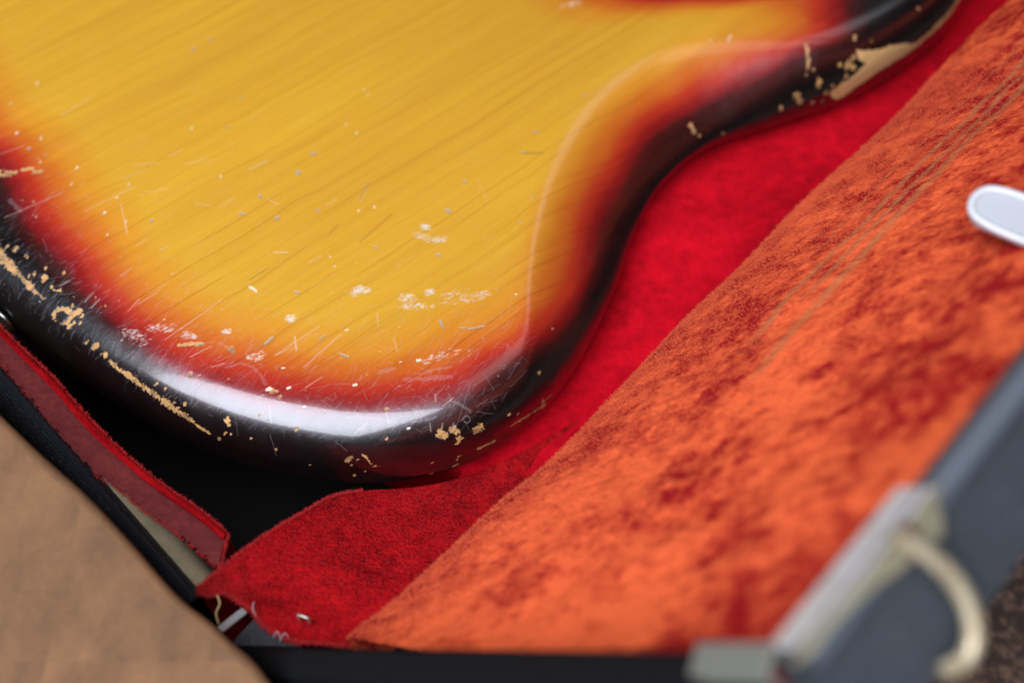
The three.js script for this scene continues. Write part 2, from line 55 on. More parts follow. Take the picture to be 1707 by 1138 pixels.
const MARKS = [["pale",0.00046,[[-0.1279,-0.101],[-0.1276,-0.102]]],["pale",0.00055,[[-0.113,-0.0757],[-0.1127,-0.0766]]],["pale",0.00042,[[-0.2033,-0.1143],[-0.2031,-0.1153]]],["pale",0.00051,[[-0.1868,-0.0954],[-0.1866,-0.0964]]],["pale",0.00053,[[-0.197,-0.0982],[-0.1968,-0.0992]]],["pale",0.00042,[[-0.1844,-0.083],[-0.1843,-0.084]]],["pale",0.00042,[[-0.1511,-0.0651],[-0.1509,-0.066]]],["pale",0.00046,[[-0.1456,-0.0535],[-0.1453,-0.0544]]],["pale",0.00063,[[-0.1544,-0.0576],[-0.1541,-0.0585]]],["pale",0.00042,[[-0.1514,-0.0472],[-0.1512,-0.0481]]],["pale",0.00042,[[-0.1479,-0.0716],[-0.1476,-0.0726]]],["pale",0.00038,[[-0.1699,-0.0716],[-0.1697,-0.0726]]],["pale",0.00063,[[-0.1951,-0.1255],[-0.1949,-0.1266]]],["pale",0.00051,[[-0.1695,-0.0802],[-0.1693,-0.0811]]],["grey",0.00105,[[-0.103,-0.0573],[-0.1025,-0.058]]],["grey",0.00084,[[-0.0893,-0.0553],[-0.0887,-0.0559]]],["grey",0.00105,[[-0.0832,-0.078],[-0.0826,-0.0787]]],["grey",0.00084,[[-0.1362,-0.054],[-0.1357,-0.0546]]],["grey",0.00084,[[-0.1906,-0.0903],[-0.1901,-0.091]]],["grey",0.00084,[[-0.1832,-0.0867],[-0.1827,-0.0874]]],["grey",0.00084,[[-0.1342,-0.1458],[-0.1336,-0.1466]]],["grey",0.00074,[[-0.1275,-0.1515],[-0.1269,-0.1523]]],["grey",0.00074,[[-0.1095,-0.0903],[-0.1089,-0.091]]],["grey",0.00063,[[-0.114,-0.1016],[-0.1134,-0.1023]]],["grey",0.00053,[[-0.0967,-0.0661],[-0.0961,-0.0668]]],["grey",0.00042,[[-0.1107,-0.1178],[-0.1101,-0.1185]]],["line",0.00019,[[-0.1811,-0.1081],[-0.1706,-0.1193]]],["line",0.00019,[[-0.1348,-0.0863],[-0.1296,-0.0903]]],["line",0.00019,[[-0.1477,-0.0819],[-0.1384,-0.0832]]],["line",0.00019,[[-0.162,-0.0589],[-0.1449,-0.0712]]],["line",0.00019,[[-0.1404,-0.068],[-0.1322,-0.07]]],["line",0.00019,[[-0.1206,-0.0628],[-0.1144,-0.0614]]],["line",0.00019,[[-0.1111,-0.0607],[-0.1064,-0.0651]]],["line",0.00019,[[-0.1018,-0.08],[-0.0957,-0.0838]]],["line",0.00019,[[-0.2008,-0.0876],[-0.1927,-0.092]]],["line",0.00019,[[-0.1916,-0.0558],[-0.1719,-0.0682]]],["line",0.00019,[[-0.149,-0.0625],[-0.144,-0.0477]]],["line",0.00019,[[-0.128,-0.0821],[-0.1194,-0.0854]]],["line",0.00019,[[-0.0936,-0.0651],[-0.0888,-0.062]]],["line",0.00019,[[-0.1504,-0.0746],[-0.1424,-0.08]]],["line",0.00019,[[-0.1425,-0.0661],[-0.1409,-0.0667]]],["wood",0.00095,[[-0.1986,-0.0787],[-0.1928,-0.078]]],["wood",0.00095,[[-0.1902,-0.0794],[-0.1866,-0.08]]],["wood",0.00095,[[-0.1855,-0.0783],[-0.1827,-0.0787]]],["wood",0.00095,[[-0.1982,-0.0767],[-0.1945,-0.0767]]],["wood",0.00042,[[-0.1869,-0.0641]]],["wood",0.00053,[[-0.1823,-0.0635]]],["wood",0.00042,[[-0.1799,-0.056]]],["wood",0.00053,[[-0.1746,-0.062]]],["haze",0.00105,[[-0.1919,-0.0641],[-0.1863,-0.0589]]],["wood",0.00148,[[-0.1935,-0.0438],[-0.1886,-0.0376],[-0.1832,-0.032]]],["wood",0.00116,[[-0.1832,-0.032],[-0.1784,-0.0274],[-0.1747,-0.0238]]],["wood",0.00072,[[-0.1747,-0.0238],[-0.1696,-0.0193]]],["wood",0.00063,[[-0.1886,-0.0398],[-0.1872,-0.0422]]],["wood",0.00063,[[-0.1842,-0.0403],[-0.1837,-0.0417]]],["wood",0.00127,[[-0.1706,-0.0268],[-0.1704,-0.0276]]],["wood",0.00068,[[-0.1638,-0.0296],[-0.1637,-0.0304]]],["wood",0.00105,[[-0.1747,-0.0297],[-0.1745,-0.0304]]],["wood",0.00074,[[-0.1765,-0.0285],[-0.1763,-0.0292]]],["wood",0.00053,[[-0.1672,-0.0232],[-0.167,-0.0238]]],["wood",0.00042,[[-0.1638,-0.0221],[-0.1637,-0.0228]]],["wood",0.00055,[[-0.171,-0.0315],[-0.1709,-0.0323]]],["wood",0.00038,[[-0.1798,-0.0373],[-0.1797,-0.0381]]],["wood",0.00034,[[-0.1788,-0.0364],[-0.1787,-0.0371]]],["wood",0.00046,[[-0.158,-0.0152],[-0.1578,-0.0159]]],["wood",0.00042,[[-0.1459,-0.0149],[-0.1457,-0.0156]]],["wood",0.00042,[[-0.1662,-0.0223],[-0.1634,-0.0218]]],["wood",0.00055,[[-0.159,-0.0111],[-0.1582,-0.0112]]],["wood",0.00068,[[-0.1596,-0.0101],[-0.1588,-0.0101]]],["wood",0.00082,[[-0.1607,-0.0095],[-0.16,-0.0094]]],["wood",0.00062,[[-0.1622,-0.0094],[-0.1616,-0.0092]]],["wood",0.00055,[[-0.1648,-0.0106],[-0.1645,-0.0106]]],["wood",0.00068,[[-0.1654,-0.0117],[-0.1652,-0.0118]]],["wood",0.00082,[[-0.1653,-0.0129],[-0.1651,-0.0131]]],["wood",0.00062,[[-0.1647,-0.0139],[-0.1645,-0.0142]]],["wood",0.00075,[[-0.1636,-0.0145],[-0.1633,-0.015]]],["wood",0.00055,[[-0.1623,-0.0146],[-0.1618,-0.0152]]],["wood",0.00068,[[-0.161,-0.0143],[-0.1603,-0.0147]]],["wood",0.00082,[[-0.1598,-0.0134],[-0.1591,-0.0138]]],["wood",0.00062,[[-0.1591,-0.0123],[-0.1583,-0.0125]]],["wood",0.00127,[[-0.1553,-0.0127],[-0.1548,-0.0132]]],["wood",0.00084,[[-0.1567,-0.0119],[-0.1562,-0.0123]]],["wood",0.00063,[[-0.1539,-0.011],[-0.1534,-0.0115]]],["wood",0.00084,[[-0.159,-0.0078],[-0.1584,-0.0082]]],["wood",0.00063,[[-0.1571,-0.0086],[-0.1566,-0.009]]],["wood",0.00055,[[-0.1542,-0.0083],[-0.1538,-0.0087]]],["wood",0.00063,[[-0.1584,-0.0107],[-0.1579,-0.0111]]],["wood",0.00072,[[-0.1521,-0.0012],[-0.1516,-0.0016]]],["wood",0.00084,[[-0.1493,0.0008],[-0.1487,0.0004]]],["wood",0.00063,[[-0.1476,0.0004],[-0.1472,0]]],["wood",0.00074,[[-0.1459,0.0034],[-0.1453,0.003]]],["wood",0.00116,[[-0.1444,0.0041],[-0.1439,0.0037]]],["wood",0.00084,[[-0.1243,0.016],[-0.1238,0.0156]]],["wood",0.00076,[[-0.1117,0.013],[-0.1114,0.0125]]],["wood",0.00055,[[-0.1113,0.0136],[-0.111,0.0132]]],["wood",0.00063,[[-0.1082,0.0143],[-0.1079,0.0138]]],["wood",0.00114,[[-0.0983,0.0306],[-0.0978,0.0302]]],["wood",0.00076,[[-0.098,0.0318],[-0.0974,0.0313]]],["wood",0.00063,[[-0.0905,0.0372],[-0.09,0.0367]]],["wood",0.00055,[[-0.0822,0.0416],[-0.0817,0.041]]],["wood",0.00063,[[-0.0796,0.0226],[-0.0793,0.0222]]],["wood",0.00063,[[-0.0809,0.0206],[-0.0806,0.0202]]],["wood",0.00084,[[-0.099,0.0033],[-0.0987,0.0028]]],["wood",0.00063,[[-0.0977,0.0048],[-0.0974,0.0043]]],["wood",0.00084,[[-0.1142,0.0239],[-0.1137,0.0235]]],["wood",0.00051,[[-0.1184,0.0231],[-0.1179,0.0227]]],["wood",0.00038,[[-0.1209,0.018],[-0.1204,0.0175]]],["wood",0.00055,[[-0.1042,0.0377],[-0.1034,0.037]]],["wood",0.00055,[[-0.1002,0.0348],[-0.0996,0.0343]]],["wood",0.00046,[[-0.0983,0.0355],[-0.0977,0.035]]],["wood",0.00034,[[-0.101,0.0357],[-0.1004,0.0352]]],["wood",0.0003,[[-0.0833,0.0305],[-0.0829,0.0301]]],["wood",0.00025,[[-0.0864,0.0288],[-0.0861,0.0284]]],["wood",0.00051,[[-0.0737,0.0339],[-0.0733,0.0334]]],["wood",0.00095,[[-0.1422,0.0066],[-0.1392,0.0093],[-0.1358,0.0112]]],["wood",0.00127,[[-0.1358,0.0112],[-0.1296,0.0166],[-0.1233,0.0211]]],["wood",0.00148,[[-0.1233,0.0211],[-0.1167,0.0264],[-0.1119,0.0309]]],["wood",0.00084,[[-0.1119,0.0309],[-0.1075,0.0347]]],["wood",0.00076,[[-0.1167,0.0015],[-0.1126,0.0013],[-0.1087,0.001]]],["pale",0.00105,[[-0.0949,-0.0235],[-0.0926,-0.0216]]],["scuff",0.00253,[[-0.1362,-0.0043],[-0.1287,0.0002]]],["scuff",0.0019,[[-0.1296,-0.0051],[-0.1185,-0.0056]]],["scuff",0.00148,[[-0.1159,-0.0029],[-0.1127,-0.0016]]],["scuff",0.0019,[[-0.0916,0.0072],[-0.0874,0.0055]]],["scuff",0.00105,[[-0.1026,-0.0042],[-0.1004,-0.0042]]],["haze",0.00063,[[-0.1086,0.0007],[-0.105,0.0002],[-0.1019,0.0009],[-0.0974,0.0046]]],["haze",0.00063,[[-0.0992,0.0107],[-0.0943,0.0089],[-0.0897,0.0107],[-0.0872,0.0132],[-0.0847,0.0175]]],["haze",0.00169,[[-0.086,0.0175],[-0.0813,0.0208]]],["line",0.00021,[[-0.1222,-0.0007],[-0.1045,-0.0179]]],["line",0.00021,[[-0.1428,-0.0284],[-0.1396,-0.032]]],["line",0.00021,[[-0.1399,-0.0422],[-0.1365,-0.0455]]],["line",0.00021,[[-0.1305,-0.0403],[-0.1277,-0.0422]]],["line",0.00021,[[-0.1373,-0.0128],[-0.1342,-0.0183]]],["line",0.00021,[[-0.1341,-0.016],[-0.1288,-0.0207]]],["line",0.00021,[[-0.1642,-0.024],[-0.1608,-0.0263]]],["line",0.00021,[[-0.1536,-0.0169],[-0.1514,-0.0211]]],["line",0.00021,[[-0.1508,-0.0142],[-0.1485,-0.0179]]],["line",0.00021,[[-0.0768,-0.0024],[-0.0756,0.0037]]],["line",0.00021,[[-0.0829,0.0059],[-0.0777,0.0029]]],["line",0.00021,[[-0.0871,0.0011],[-0.0844,-0.0011]]],["line",0.00021,[[-0.1043,0.0107],[-0.1001,0.0089]]],["line",0.00021,[[-0.1442,-0.0487],[-0.146,-0.0547]]],["line",0.00021,[[-0.0883,-0.0393],[-0.0832,-0.0393]]],["line",0.00021,[[-0.1122,0.0064],[-0.1055,0.002]]],["haze",0.00034,[[-0.1883,-0.038],[-0.1872,-0.0437]]],["haze",0.00034,[[-0.1838,-0.0393],[-0.1827,-0.0412]]],["haze",0.00034,[[-0.1727,-0.0278],[-0.1723,-0.0296]]],["haze",0.00034,[[-0.1654,-0.0193],[-0.1644,-0.0209]]],["haze",0.00034,[[-0.1676,-0.0236],[-0.1666,-0.0263]]],["haze",0.00034,[[-0.1536,-0.0169],[-0.1527,-0.0202]]],["haze",0.00034,[[-0.1509,-0.0147],[-0.1486,-0.0183]]],["haze",0.00034,[[-0.1794,-0.0373],[-0.1791,-0.0393]]],["haze",0.00034,[[-0.1501,-0.0225],[-0.149,-0.0244]]],["haze",0.00034,[[-0.1486,-0.0124],[-0.1472,-0.0151]]],["haze",0.00034,[[-0.1629,-0.0253],[-0.1596,-0.0277]]],["wood",0.00169,[[-0.0234,0.035],[-0.023,0.0347]]],["wood",0.00148,[[-0.0201,0.0335],[-0.0198,0.0332]]],["wood",0.00105,[[-0.0177,0.0341],[-0.0174,0.0338]]],["wood",0.00127,[[-0.0222,0.0358],[-0.0218,0.0355]]],["wood",0.00169,[[-0.01,0.0329],[-0.0097,0.0325]]],["wood",0.00116,[[-0.0089,0.032],[-0.0086,0.0317]]],["wood",0.00084,[[-0.0105,0.0344],[-0.0102,0.034]]],["wood",0.00148,[[-0.0163,0.0375],[-0.0159,0.0371]]],["wood",0.00095,[[-0.017,0.0389],[-0.0166,0.0385]]],["wood",0.00063,[[-0.0821,0.0418],[-0.0816,0.0414]]],["wood",0.00076,[[-0.0907,0.0371],[-0.0902,0.0368]]],["wood",0.00059,[[-0.0554,0.0563],[-0.0549,0.0556]]],["wood",0.00072,[[-0.0138,0.0471],[-0.0135,0.0466]]],["wood",0.00046,[[-0.0138,0.0492],[-0.0135,0.0487]]],["wood",0.00032,[[-0.0529,0.0458],[-0.0525,0.0454]]],["wood",0.00084,[[-0.0568,0.0463],[-0.0564,0.0459]]],["wood",0.00084,[[-0.0555,0.0448],[-0.0551,0.0444]]],["wood",0.00042,[[-0.0555,0.0486],[-0.0551,0.0481]]],["wood",0.00034,[[-0.0508,0.0531],[-0.0503,0.0524]]],["wood",0.00034,[[-0.0717,0.0496],[-0.0711,0.0489]]],["wood",0.00051,[[-0.0248,0.0496],[-0.0245,0.0491]]],["wood",0.00042,[[-0.0735,0.0339],[-0.0731,0.0337]]],["wood",0.00042,[[-0.0429,0.0271],[-0.0426,0.0268]]],["wood",0.00034,[[-0.0425,0.0373],[-0.0421,0.0369]]],["wood",0.00105,[[-0.0818,0.0203],[-0.0815,0.02]]],["wood",0.00076,[[-0.0795,0.0226],[-0.0791,0.0223]]],["wood",0.00076,[[-0.0807,0.0207],[-0.0804,0.0204]]],["wood",0.00063,[[0.011,0.0091],[0.0114,0.0087]]],["wood",0.00042,[[0.0145,-0.0093],[0.0149,-0.0099]]],["wood",0.00063,[[0.0023,0.0267],[0.0026,0.0264]]],["wood",0.00038,[[0.0067,0.0264],[0.0071,0.0261]]],["wood",0.00063,[[-0.0466,0.0494],[-0.0461,0.0488]]],["wood",0.00042,[[-0.0454,0.0499],[-0.045,0.0493]]],["wood",0.0008,[[-0.0503,0.0438],[-0.0491,0.0455],[-0.0479,0.0477]]],["wood",0.00095,[[-0.0186,0.0332],[-0.0169,0.0341]]],["wood",0.00089,[[0.0075,0.0318],[0.0123,0.0288],[0.0171,0.0252]]],["wood",0.00116,[[0.0171,0.0252],[0.0204,0.0213]]],["wood",0.00076,[[0.0186,0.0198],[0.023,0.0144]]],["wood",0.00127,[[0.0184,0.0186],[0.0216,0.0205]]],["wood",0.00063,[[-0.0052,0.0432],[-0.002,0.0415],[0.0019,0.0396]]],["wood",0.00046,[[-0.0143,0.0534],[-0.0122,0.0519]]],["wood",0.00038,[[-0.0239,0.0578],[-0.0229,0.0573]]],["pale",0.00095,[[-0.0329,0.008],[-0.0322,0.0078]]],["pale",0.00072,[[-0.0796,0.011],[-0.079,0.0108]]],["pale",0.00089,[[-0.0543,0.0178],[-0.0536,0.0176]]],["pale",0.00076,[[-0.0352,0.0334],[-0.0346,0.0332]]],["pale",0.00084,[[-0.0769,0.0191],[-0.0763,0.0188]]],["pale",0.00051,[[-0.0589,-0.0047],[-0.0583,-0.005]]],["pale",0.00105,[[-0.0837,0.0195],[-0.0831,0.0193]]],["pale",0.00042,[[0.0011,-0.0202],[0.0018,-0.0205]]],["pale",0.00034,[[-0.0392,0.0086],[-0.0385,0.0084]]],["pale",0.00063,[[-0.0709,0.0263],[-0.0703,0.0261]]],["grey",0.00055,[[-0.0256,-0.0088],[-0.0243,-0.0054]]],["grey",0.00084,[[-0.0869,0.001],[-0.0846,-0.0016]]],["grey",0.00063,[[-0.06,0.0052],[-0.0573,0.0063]]],["grey",0.00055,[[-0.0153,-0.0052],[-0.0094,-0.0067]]],["grey",0.00042,[[-0.0187,-0.0058],[-0.0164,-0.0056]]],["grey",0.00046,[[-0.0682,-0.0007],[-0.0662,-0.0025]]],["scuff",0.00211,[[-0.0395,-0.0188],[-0.0357,-0.0184]]],["scuff",0.00338,[[-0.025,-0.0179],[-0.0145,-0.0202]]],["scuff",0.0019,[[-0.0137,-0.0188],[-0.0099,-0.0202]]],["scuff",0.0019,[[-0.0572,-0.0216],[-0.0534,-0.0219]]],["scuff",0.00148,[[-0.0295,-0.0147],[-0.0401,-0.0149]]],["scuff",0.00169,[[-0.0803,-0.0092],[-0.0785,-0.0101]]],["scuff",0.00169,[[-0.0315,0.0085],[-0.0206,0.0041]]],["haze",0.00059,[[-0.0557,0.0298],[-0.0514,0.0299],[-0.0464,0.0304],[-0.0392,0.0315],[-0.0313,0.031],[-0.0257,0.0292]]],["haze",0.00063,[[-0.0208,0.0232],[-0.0171,0.0247],[-0.0136,0.0267]]],["haze",0.00063,[[-0.032,0.0136],[-0.027,0.0115],[-0.0205,0.0103]]],["haze",0.00105,[[-0.0459,0.0127],[-0.0409,0.011]]],["haze",0.00105,[[-0.0366,0.0157],[-0.0211,0.0146]]],["haze",0.00055,[[-0.0336,0.0269],[-0.0323,0.0273],[-0.0325,0.0281]]],["haze",0.00253,[[-0.0623,0.026],[-0.0494,0.0268]]],["haze",0.00211,[[-0.0739,0.0243],[-0.0611,0.0224]]],["haze",0.00025,[[-0.0135,0.0294],[-0.0136,0.03]]],["haze",0.00025,[[-0.0136,0.03],[-0.014,0.0305]]],["haze",0.00025,[[-0.014,0.0305],[-0.0146,0.0307]]],["haze",0.00025,[[-0.0146,0.0307],[-0.0153,0.0305]]],["haze",0.00025,[[-0.0153,0.0305],[-0.0158,0.0301]]],["haze",0.00025,[[-0.0158,0.0301],[-0.016,0.0296]]],["haze",0.00025,[[-0.016,0.0296],[-0.0159,0.0289]]],["haze",0.00025,[[-0.0159,0.0289],[-0.0155,0.0285]]],["haze",0.00025,[[-0.0155,0.0285],[-0.0149,0.0283]]],["haze",0.00025,[[-0.0149,0.0283],[-0.0143,0.0284]]],["haze",0.00025,[[-0.0143,0.0284],[-0.0138,0.0288]]],["haze",0.00025,[[-0.0138,0.0288],[-0.0135,0.0294]]],["line",0.00019,[[-0.0824,0.0054],[-0.0687,-0.0061]]],["line",0.00019,[[-0.0723,0.0106],[-0.0603,-0.0031]]],["line",0.00019,[[-0.0765,-0.0021],[-0.0754,0.0032]]],["line",0.00019,[[-0.0416,-0.0012],[-0.0402,0.0041]]],["line",0.00019,[[-0.0482,-0.012],[-0.0475,-0.0065]]],["line",0.00019,[[-0.0708,0.0187],[-0.0654,0.0145]]],["line",0.00019,[[-0.0826,0.0257],[-0.0819,0.0314]]],["line",0.00019,[[-0.0535,0.0355],[-0.0492,0.0319]]],["line",0.00019,[[-0.0236,0.0255],[-0.0201,0.0224]]],["line",0.00019,[[-0.0263,0.0211],[-0.026,0.0241]]],["line",0.00019,[[-0.0871,0.0233],[-0.085,0.0215]]],["line",0.00019,[[-0.0429,0.0282],[-0.0417,0.0318]]],["line",0.00019,[[-0.0277,0.0314],[-0.0272,0.0343]]],["line",0.00019,[[-0.0196,0.0311],[-0.0189,0.0341]]],["line",0.00019,[[-0.0233,0.0312],[-0.0235,0.0335]]],["fill",0,[[0.1472,-0.15],[0.1533,-0.1508],[0.1597,-0.1528],[0.1652,-0.1554],[0.1703,-0.1572],[0.1767,-0.1589],[0.1839,-0.1605],[0.189,-0.1636],[0.1892,-0.1611],[0.1847,-0.1571],[0.1795,-0.1525],[0.1751,-0.1491],[0.1667,-0.1435],[0.1628,-0.139],[0.1589,-0.1359],[0.1548,-0.132],[0.1514,-0.1296],[0.1481,-0.1284],[0.1415,-0.1318],[0.1422,-0.1339],[0.1449,-0.136],[0.1474,-0.1377],[0.1487,-0.1395],[0.1515,-0.1418],[0.1533,-0.1438],[0.1547,-0.1455],[0.1522,-0.1456],[0.1492,-0.147]]],["strip",0.00127,[[0.186,-0.1613],[0.1907,-0.166],[0.1951,-0.1701]]],["strip",0.00169,[[0.194,-0.1699],[0.1988,-0.1754],[0.2024,-0.1804]]],["strip",0.00127,[[0.2022,-0.1802],[0.2043,-0.1846],[0.2059,-0.1887]]],["wood",0.00055,[[0.1239,-0.1502],[0.1246,-0.1477]]],["wood",0.00084,[[0.125,-0.1484],[0.1248,-0.146],[0.1258,-0.1422]]],["wood",0.00063,[[0.1253,-0.1401]]],["wood",0.00063,[[0.1282,-0.1417]]],["wood",0.00127,[[0.132,-0.1376],[0.1324,-0.1373]]],["wood",0.00076,[[0.1312,-0.1387],[0.1315,-0.1385]]],["wood",0.00076,[[0.1325,-0.1361],[0.1329,-0.1358]]],["wood",0.00169,[[0.1241,-0.1325],[0.1245,-0.1322]]],["wood",0.00105,[[0.1229,-0.1334],[0.1233,-0.1331]]],["wood",0.00116,[[0.1254,-0.1313],[0.1258,-0.131]]],["wood",0.00105,[[0.1168,-0.1282],[0.1172,-0.1278]]],["wood",0.00105,[[0.1405,-0.144],[0.1409,-0.1437]]],["wood",0.0019,[[0.145,-0.1445],[0.1454,-0.1443]]],["wood",0.00148,[[0.144,-0.1435],[0.1444,-0.1432]]],["wood",0.00127,[[0.1481,-0.1436],[0.1486,-0.1433]]],["wood",0.00105,[[0.147,-0.1474],[0.1473,-0.1471]]],["wood",0.00084,[[0.1377,-0.1334],[0.1382,-0.133]]],["wood",0.00084,[[0.1474,-0.1435],[0.1478,-0.1432]]],["wood",0.00084,[[0.1459,-0.1398],[0.1464,-0.1395]]],["wood",0.00076,[[0.1327,-0.1299],[0.1333,-0.1293]]],["wood",0.00076,[[0.1398,-0.1362],[0.1402,-0.1358]]],["wood",0.00105,[[0.1453,-0.1328],[0.1462,-0.1322]]],["wood",0.00084,[[0.1458,-0.1556],[0.146,-0.1553]]],["wood",0.00063,[[0.1459,-0.1544],[0.1462,-0.154]]],["wood",0.00072,[[0.1541,-0.1552],[0.1544,-0.1549]]],["wood",0.00072,[[0.1776,-0.1746],[0.1779,-0.1743]]],["wood",0.00042,[[0.1388,-0.1291],[0.1395,-0.1286]]],["wood",0.00084,[[0.1402,-0.1326],[0.1436,-0.1349],[0.1457,-0.137]]],["wood",0.00097,[[0.0754,-0.1193],[0.0765,-0.1182],[0.0774,-0.1171]]],["wood",0.00063,[[0.0806,-0.1155]]],["wood",0.00068,[[0.0929,-0.1156]]],["pale",0.00063,[[0.0915,-0.1517],[0.0926,-0.1544]]],["pale",0.00063,[[0.0839,-0.1521]]],["scuff",0.0019,[[0.0215,-0.1717],[0.0284,-0.1751]]],["grey",0.00076,[[0.0289,-0.1197]]],["grey",0.00072,[[0.0094,-0.0997]]],["dark",0.00042,[[0.0178,-0.1519]]],["dark",0.00042,[[0.0271,-0.145]]],["dark",0.00042,[[0.0369,-0.1415]]],["dark",0.00042,[[0.0043,-0.0882],[0.0121,-0.0882]]],["pale",0.00034,[[0.0074,-0.0652]]],["grey",0.00042,[[0.0608,-0.1357]]],["pale",0.00055,[[-0.0666,-0.1036],[-0.0663,-0.1031]]],["pale",0.00059,[[-0.062,-0.0988],[-0.0617,-0.0984]]],["pale",0.00063,[[-0.0524,-0.061],[-0.0522,-0.0606]]],["pale",0.00055,[[-0.0583,-0.0593],[-0.0581,-0.0588]]],["pale",0.00038,[[-0.0607,-0.1229],[-0.0604,-0.1224]]],["pale",0.00038,[[-0.0587,-0.1202],[-0.0585,-0.1198]]],["pale",0.00042,[[-0.0673,-0.0375],[-0.067,-0.0371]]],["grey",0.00084,[[-0.0832,-0.0782],[-0.0825,-0.0779]]],["grey",0.00093,[[-0.0786,-0.0882],[-0.0778,-0.0879]]],["grey",0.00093,[[-0.0895,-0.0556],[-0.0887,-0.0553]]],["grey",0.00097,[[-0.1021,-0.0576],[-0.1013,-0.0573]]],["grey",0.00063,[[-0.0969,-0.0662],[-0.0961,-0.0659]]],["grey",0.00084,[[-0.0508,-0.0419],[-0.0501,-0.0416]]],["grey",0.00095,[[0.0092,-0.0996],[0.01,-0.0993]]],["grey",0.00063,[[0.0077,-0.0657],[0.0084,-0.0655]]],["grey",0.00095,[[-0.0187,-0.0736],[-0.0179,-0.0733]]],["grey",0.00097,[[-0.0276,-0.0382],[-0.0269,-0.0379]]],["grey",0.00105,[[-0.0247,-0.0589],[-0.024,-0.0586]]],["grey",0.00072,[[0.0042,-0.0888],[0.0049,-0.0884]]],["grey",0.00063,[[0.0028,-0.0533],[0.0035,-0.053]]],["grey",0.00095,[[-0.0781,-0.0214],[-0.0774,-0.0211]]],["grey",0.00084,[[-0.0739,-0.0593],[-0.0732,-0.0589]]],["line",0.00021,[[-0.0578,-0.0636],[-0.0556,-0.072]]],["line",0.00021,[[-0.1024,-0.0795],[-0.0956,-0.0844]]],["line",0.00021,[[-0.0881,-0.0394],[-0.0828,-0.0392]]],["line",0.00021,[[-0.0709,-0.0615],[-0.0668,-0.0646]]],["line",0.00021,[[-0.0744,-0.0345],[-0.0704,-0.0375]]],["dark",0.00025,[[-0.0565,-0.0443],[-0.0454,-0.0574]]],["dark",0.00025,[[-0.0955,-0.0269],[-0.0892,-0.0321]]],["dark",0.00025,[[-0.0685,-0.0473],[-0.0654,-0.0523]]],["dark",0.00025,[[-0.0579,-0.0646],[-0.0554,-0.0725]]],["scuff",0.00169,[[-0.0362,-0.0478],[-0.0306,-0.0451]]],["scuff",0.00148,[[-0.0298,-0.0448],[-0.0255,-0.0455]]],["scuff",0.00127,[[-0.034,-0.0513],[-0.0316,-0.0508]]],["scuff",0.00211,[[-0.0579,-0.0212],[-0.0534,-0.0222]]],["scuff",0.00148,[[-0.0312,-0.0208],[-0.0289,-0.0212]]]];

// ---------------------------------------------------------------- helpers
let seed = 20240611;
const rnd = () => { seed = (seed + 0x6D2B79F5) | 0; let t = Math.imul(seed ^ (seed >>> 15), 1 | seed); t = (t + Math.imul(t ^ (t >>> 7), 61 | t)) ^ t; return ((t ^ (t >>> 14)) >>> 0) / 4294967296; };
const clamp = (x, a = 0, b = 1) => x < a ? a : x > b ? b : x;
const mix = (a, b, t) => a + (b - a) * t;
const smooth = (a, b, x) => { const t = clamp((x - a) / (b - a)); return t * t * (3 - 2 * t); };
function hash(x, y, s) { let h = Math.imul(x, 374761393) ^ Math.imul(y, 668265263) ^ Math.imul(s, 1442695041); h = Math.imul(h ^ (h >>> 13), 1274126177); return ((h ^ (h >>> 16)) >>> 0) / 4294967296; }
function noise(x, y, s = 1) {
  const xi = Math.floor(x), yi = Math.floor(y), fx = x - xi, fy = y - yi;
  const u = fx * fx * (3 - 2 * fx), v = fy * fy * (3 - 2 * fy);
  return mix(mix(hash(xi, yi, s), hash(xi + 1, yi, s), u), mix(hash(xi, yi + 1, s), hash(xi + 1, yi + 1, s), u), v);
}
function fbm(x, y, s, n = 4) { let a = 0, w = 0.5, t = 0; for (let i = 0; i < n; i++) { a += w * noise(x, y, s + i); t += w; w *= 0.5; x *= 2.03; y *= 2.03; } return a / t; }
const srgb = x => x <= 0.0031308 ? 12.92 * x : 1.055 * Math.pow(x, 1 / 2.4) - 0.055;

function dataTex(w, h, rgba8, isColor, repeat) {
  const t = new THREE.DataTexture(rgba8, w, h, THREE.RGBAFormat, THREE.UnsignedByteType);
  t.magFilter = THREE.LinearFilter; t.minFilter = THREE.LinearFilter;
  t.wrapS = t.wrapT = repeat ? THREE.RepeatWrapping : THREE.ClampToEdgeWrapping;
  if (isColor) t.colorSpace = THREE.SRGBColorSpace;
  t.needsUpdate = true; return t;
}
function paint(w, h, fn, isColor, repeat) {            // fn(x, y) -> [r, g, b] linear (colour) or plain values
  const d = new Uint8Array(w * h * 4);
  for (let y = 0, o = 0; y < h; y++) for (let x = 0; x < w; x++, o += 4) {
    const c = fn(x, y);
    for (let k = 0; k < 3; k++) d[o + k] = 255 * clamp(isColor ? srgb(clamp(c[k])) : c[k]) + 0.5;
    d[o + 3] = 255;
  }
  return dataTex(w, h, d, isColor, repeat);
}
function mesh(name, geo, mat, parent) {
  const m = new THREE.Mesh(geo, mat); m.name = name; m.castShadow = m.receiveShadow = true;
  (parent || scene).add(m); return m;
}
function thing(name, label, category) { const g = new THREE.Group(); g.name = name; g.userData = { label, category }; scene.add(g); return g; }
const V3 = (a) => new THREE.Vector3(...a);
function resample3(pts, n, curved = true) {
  const c = curved ? new THREE.CatmullRomCurve3(pts.map(V3), false, 'centripetal') : null;
  if (c) { c.arcLengthDivisions = 600; return c.getSpacedPoints(n); }
  const cp = new THREE.CurvePath(); for (let i = 0; i + 1 < pts.length; i++) cp.add(new THREE.LineCurve3(V3(pts[i]), V3(pts[i + 1])));
  return cp.getSpacedPoints(n);
}
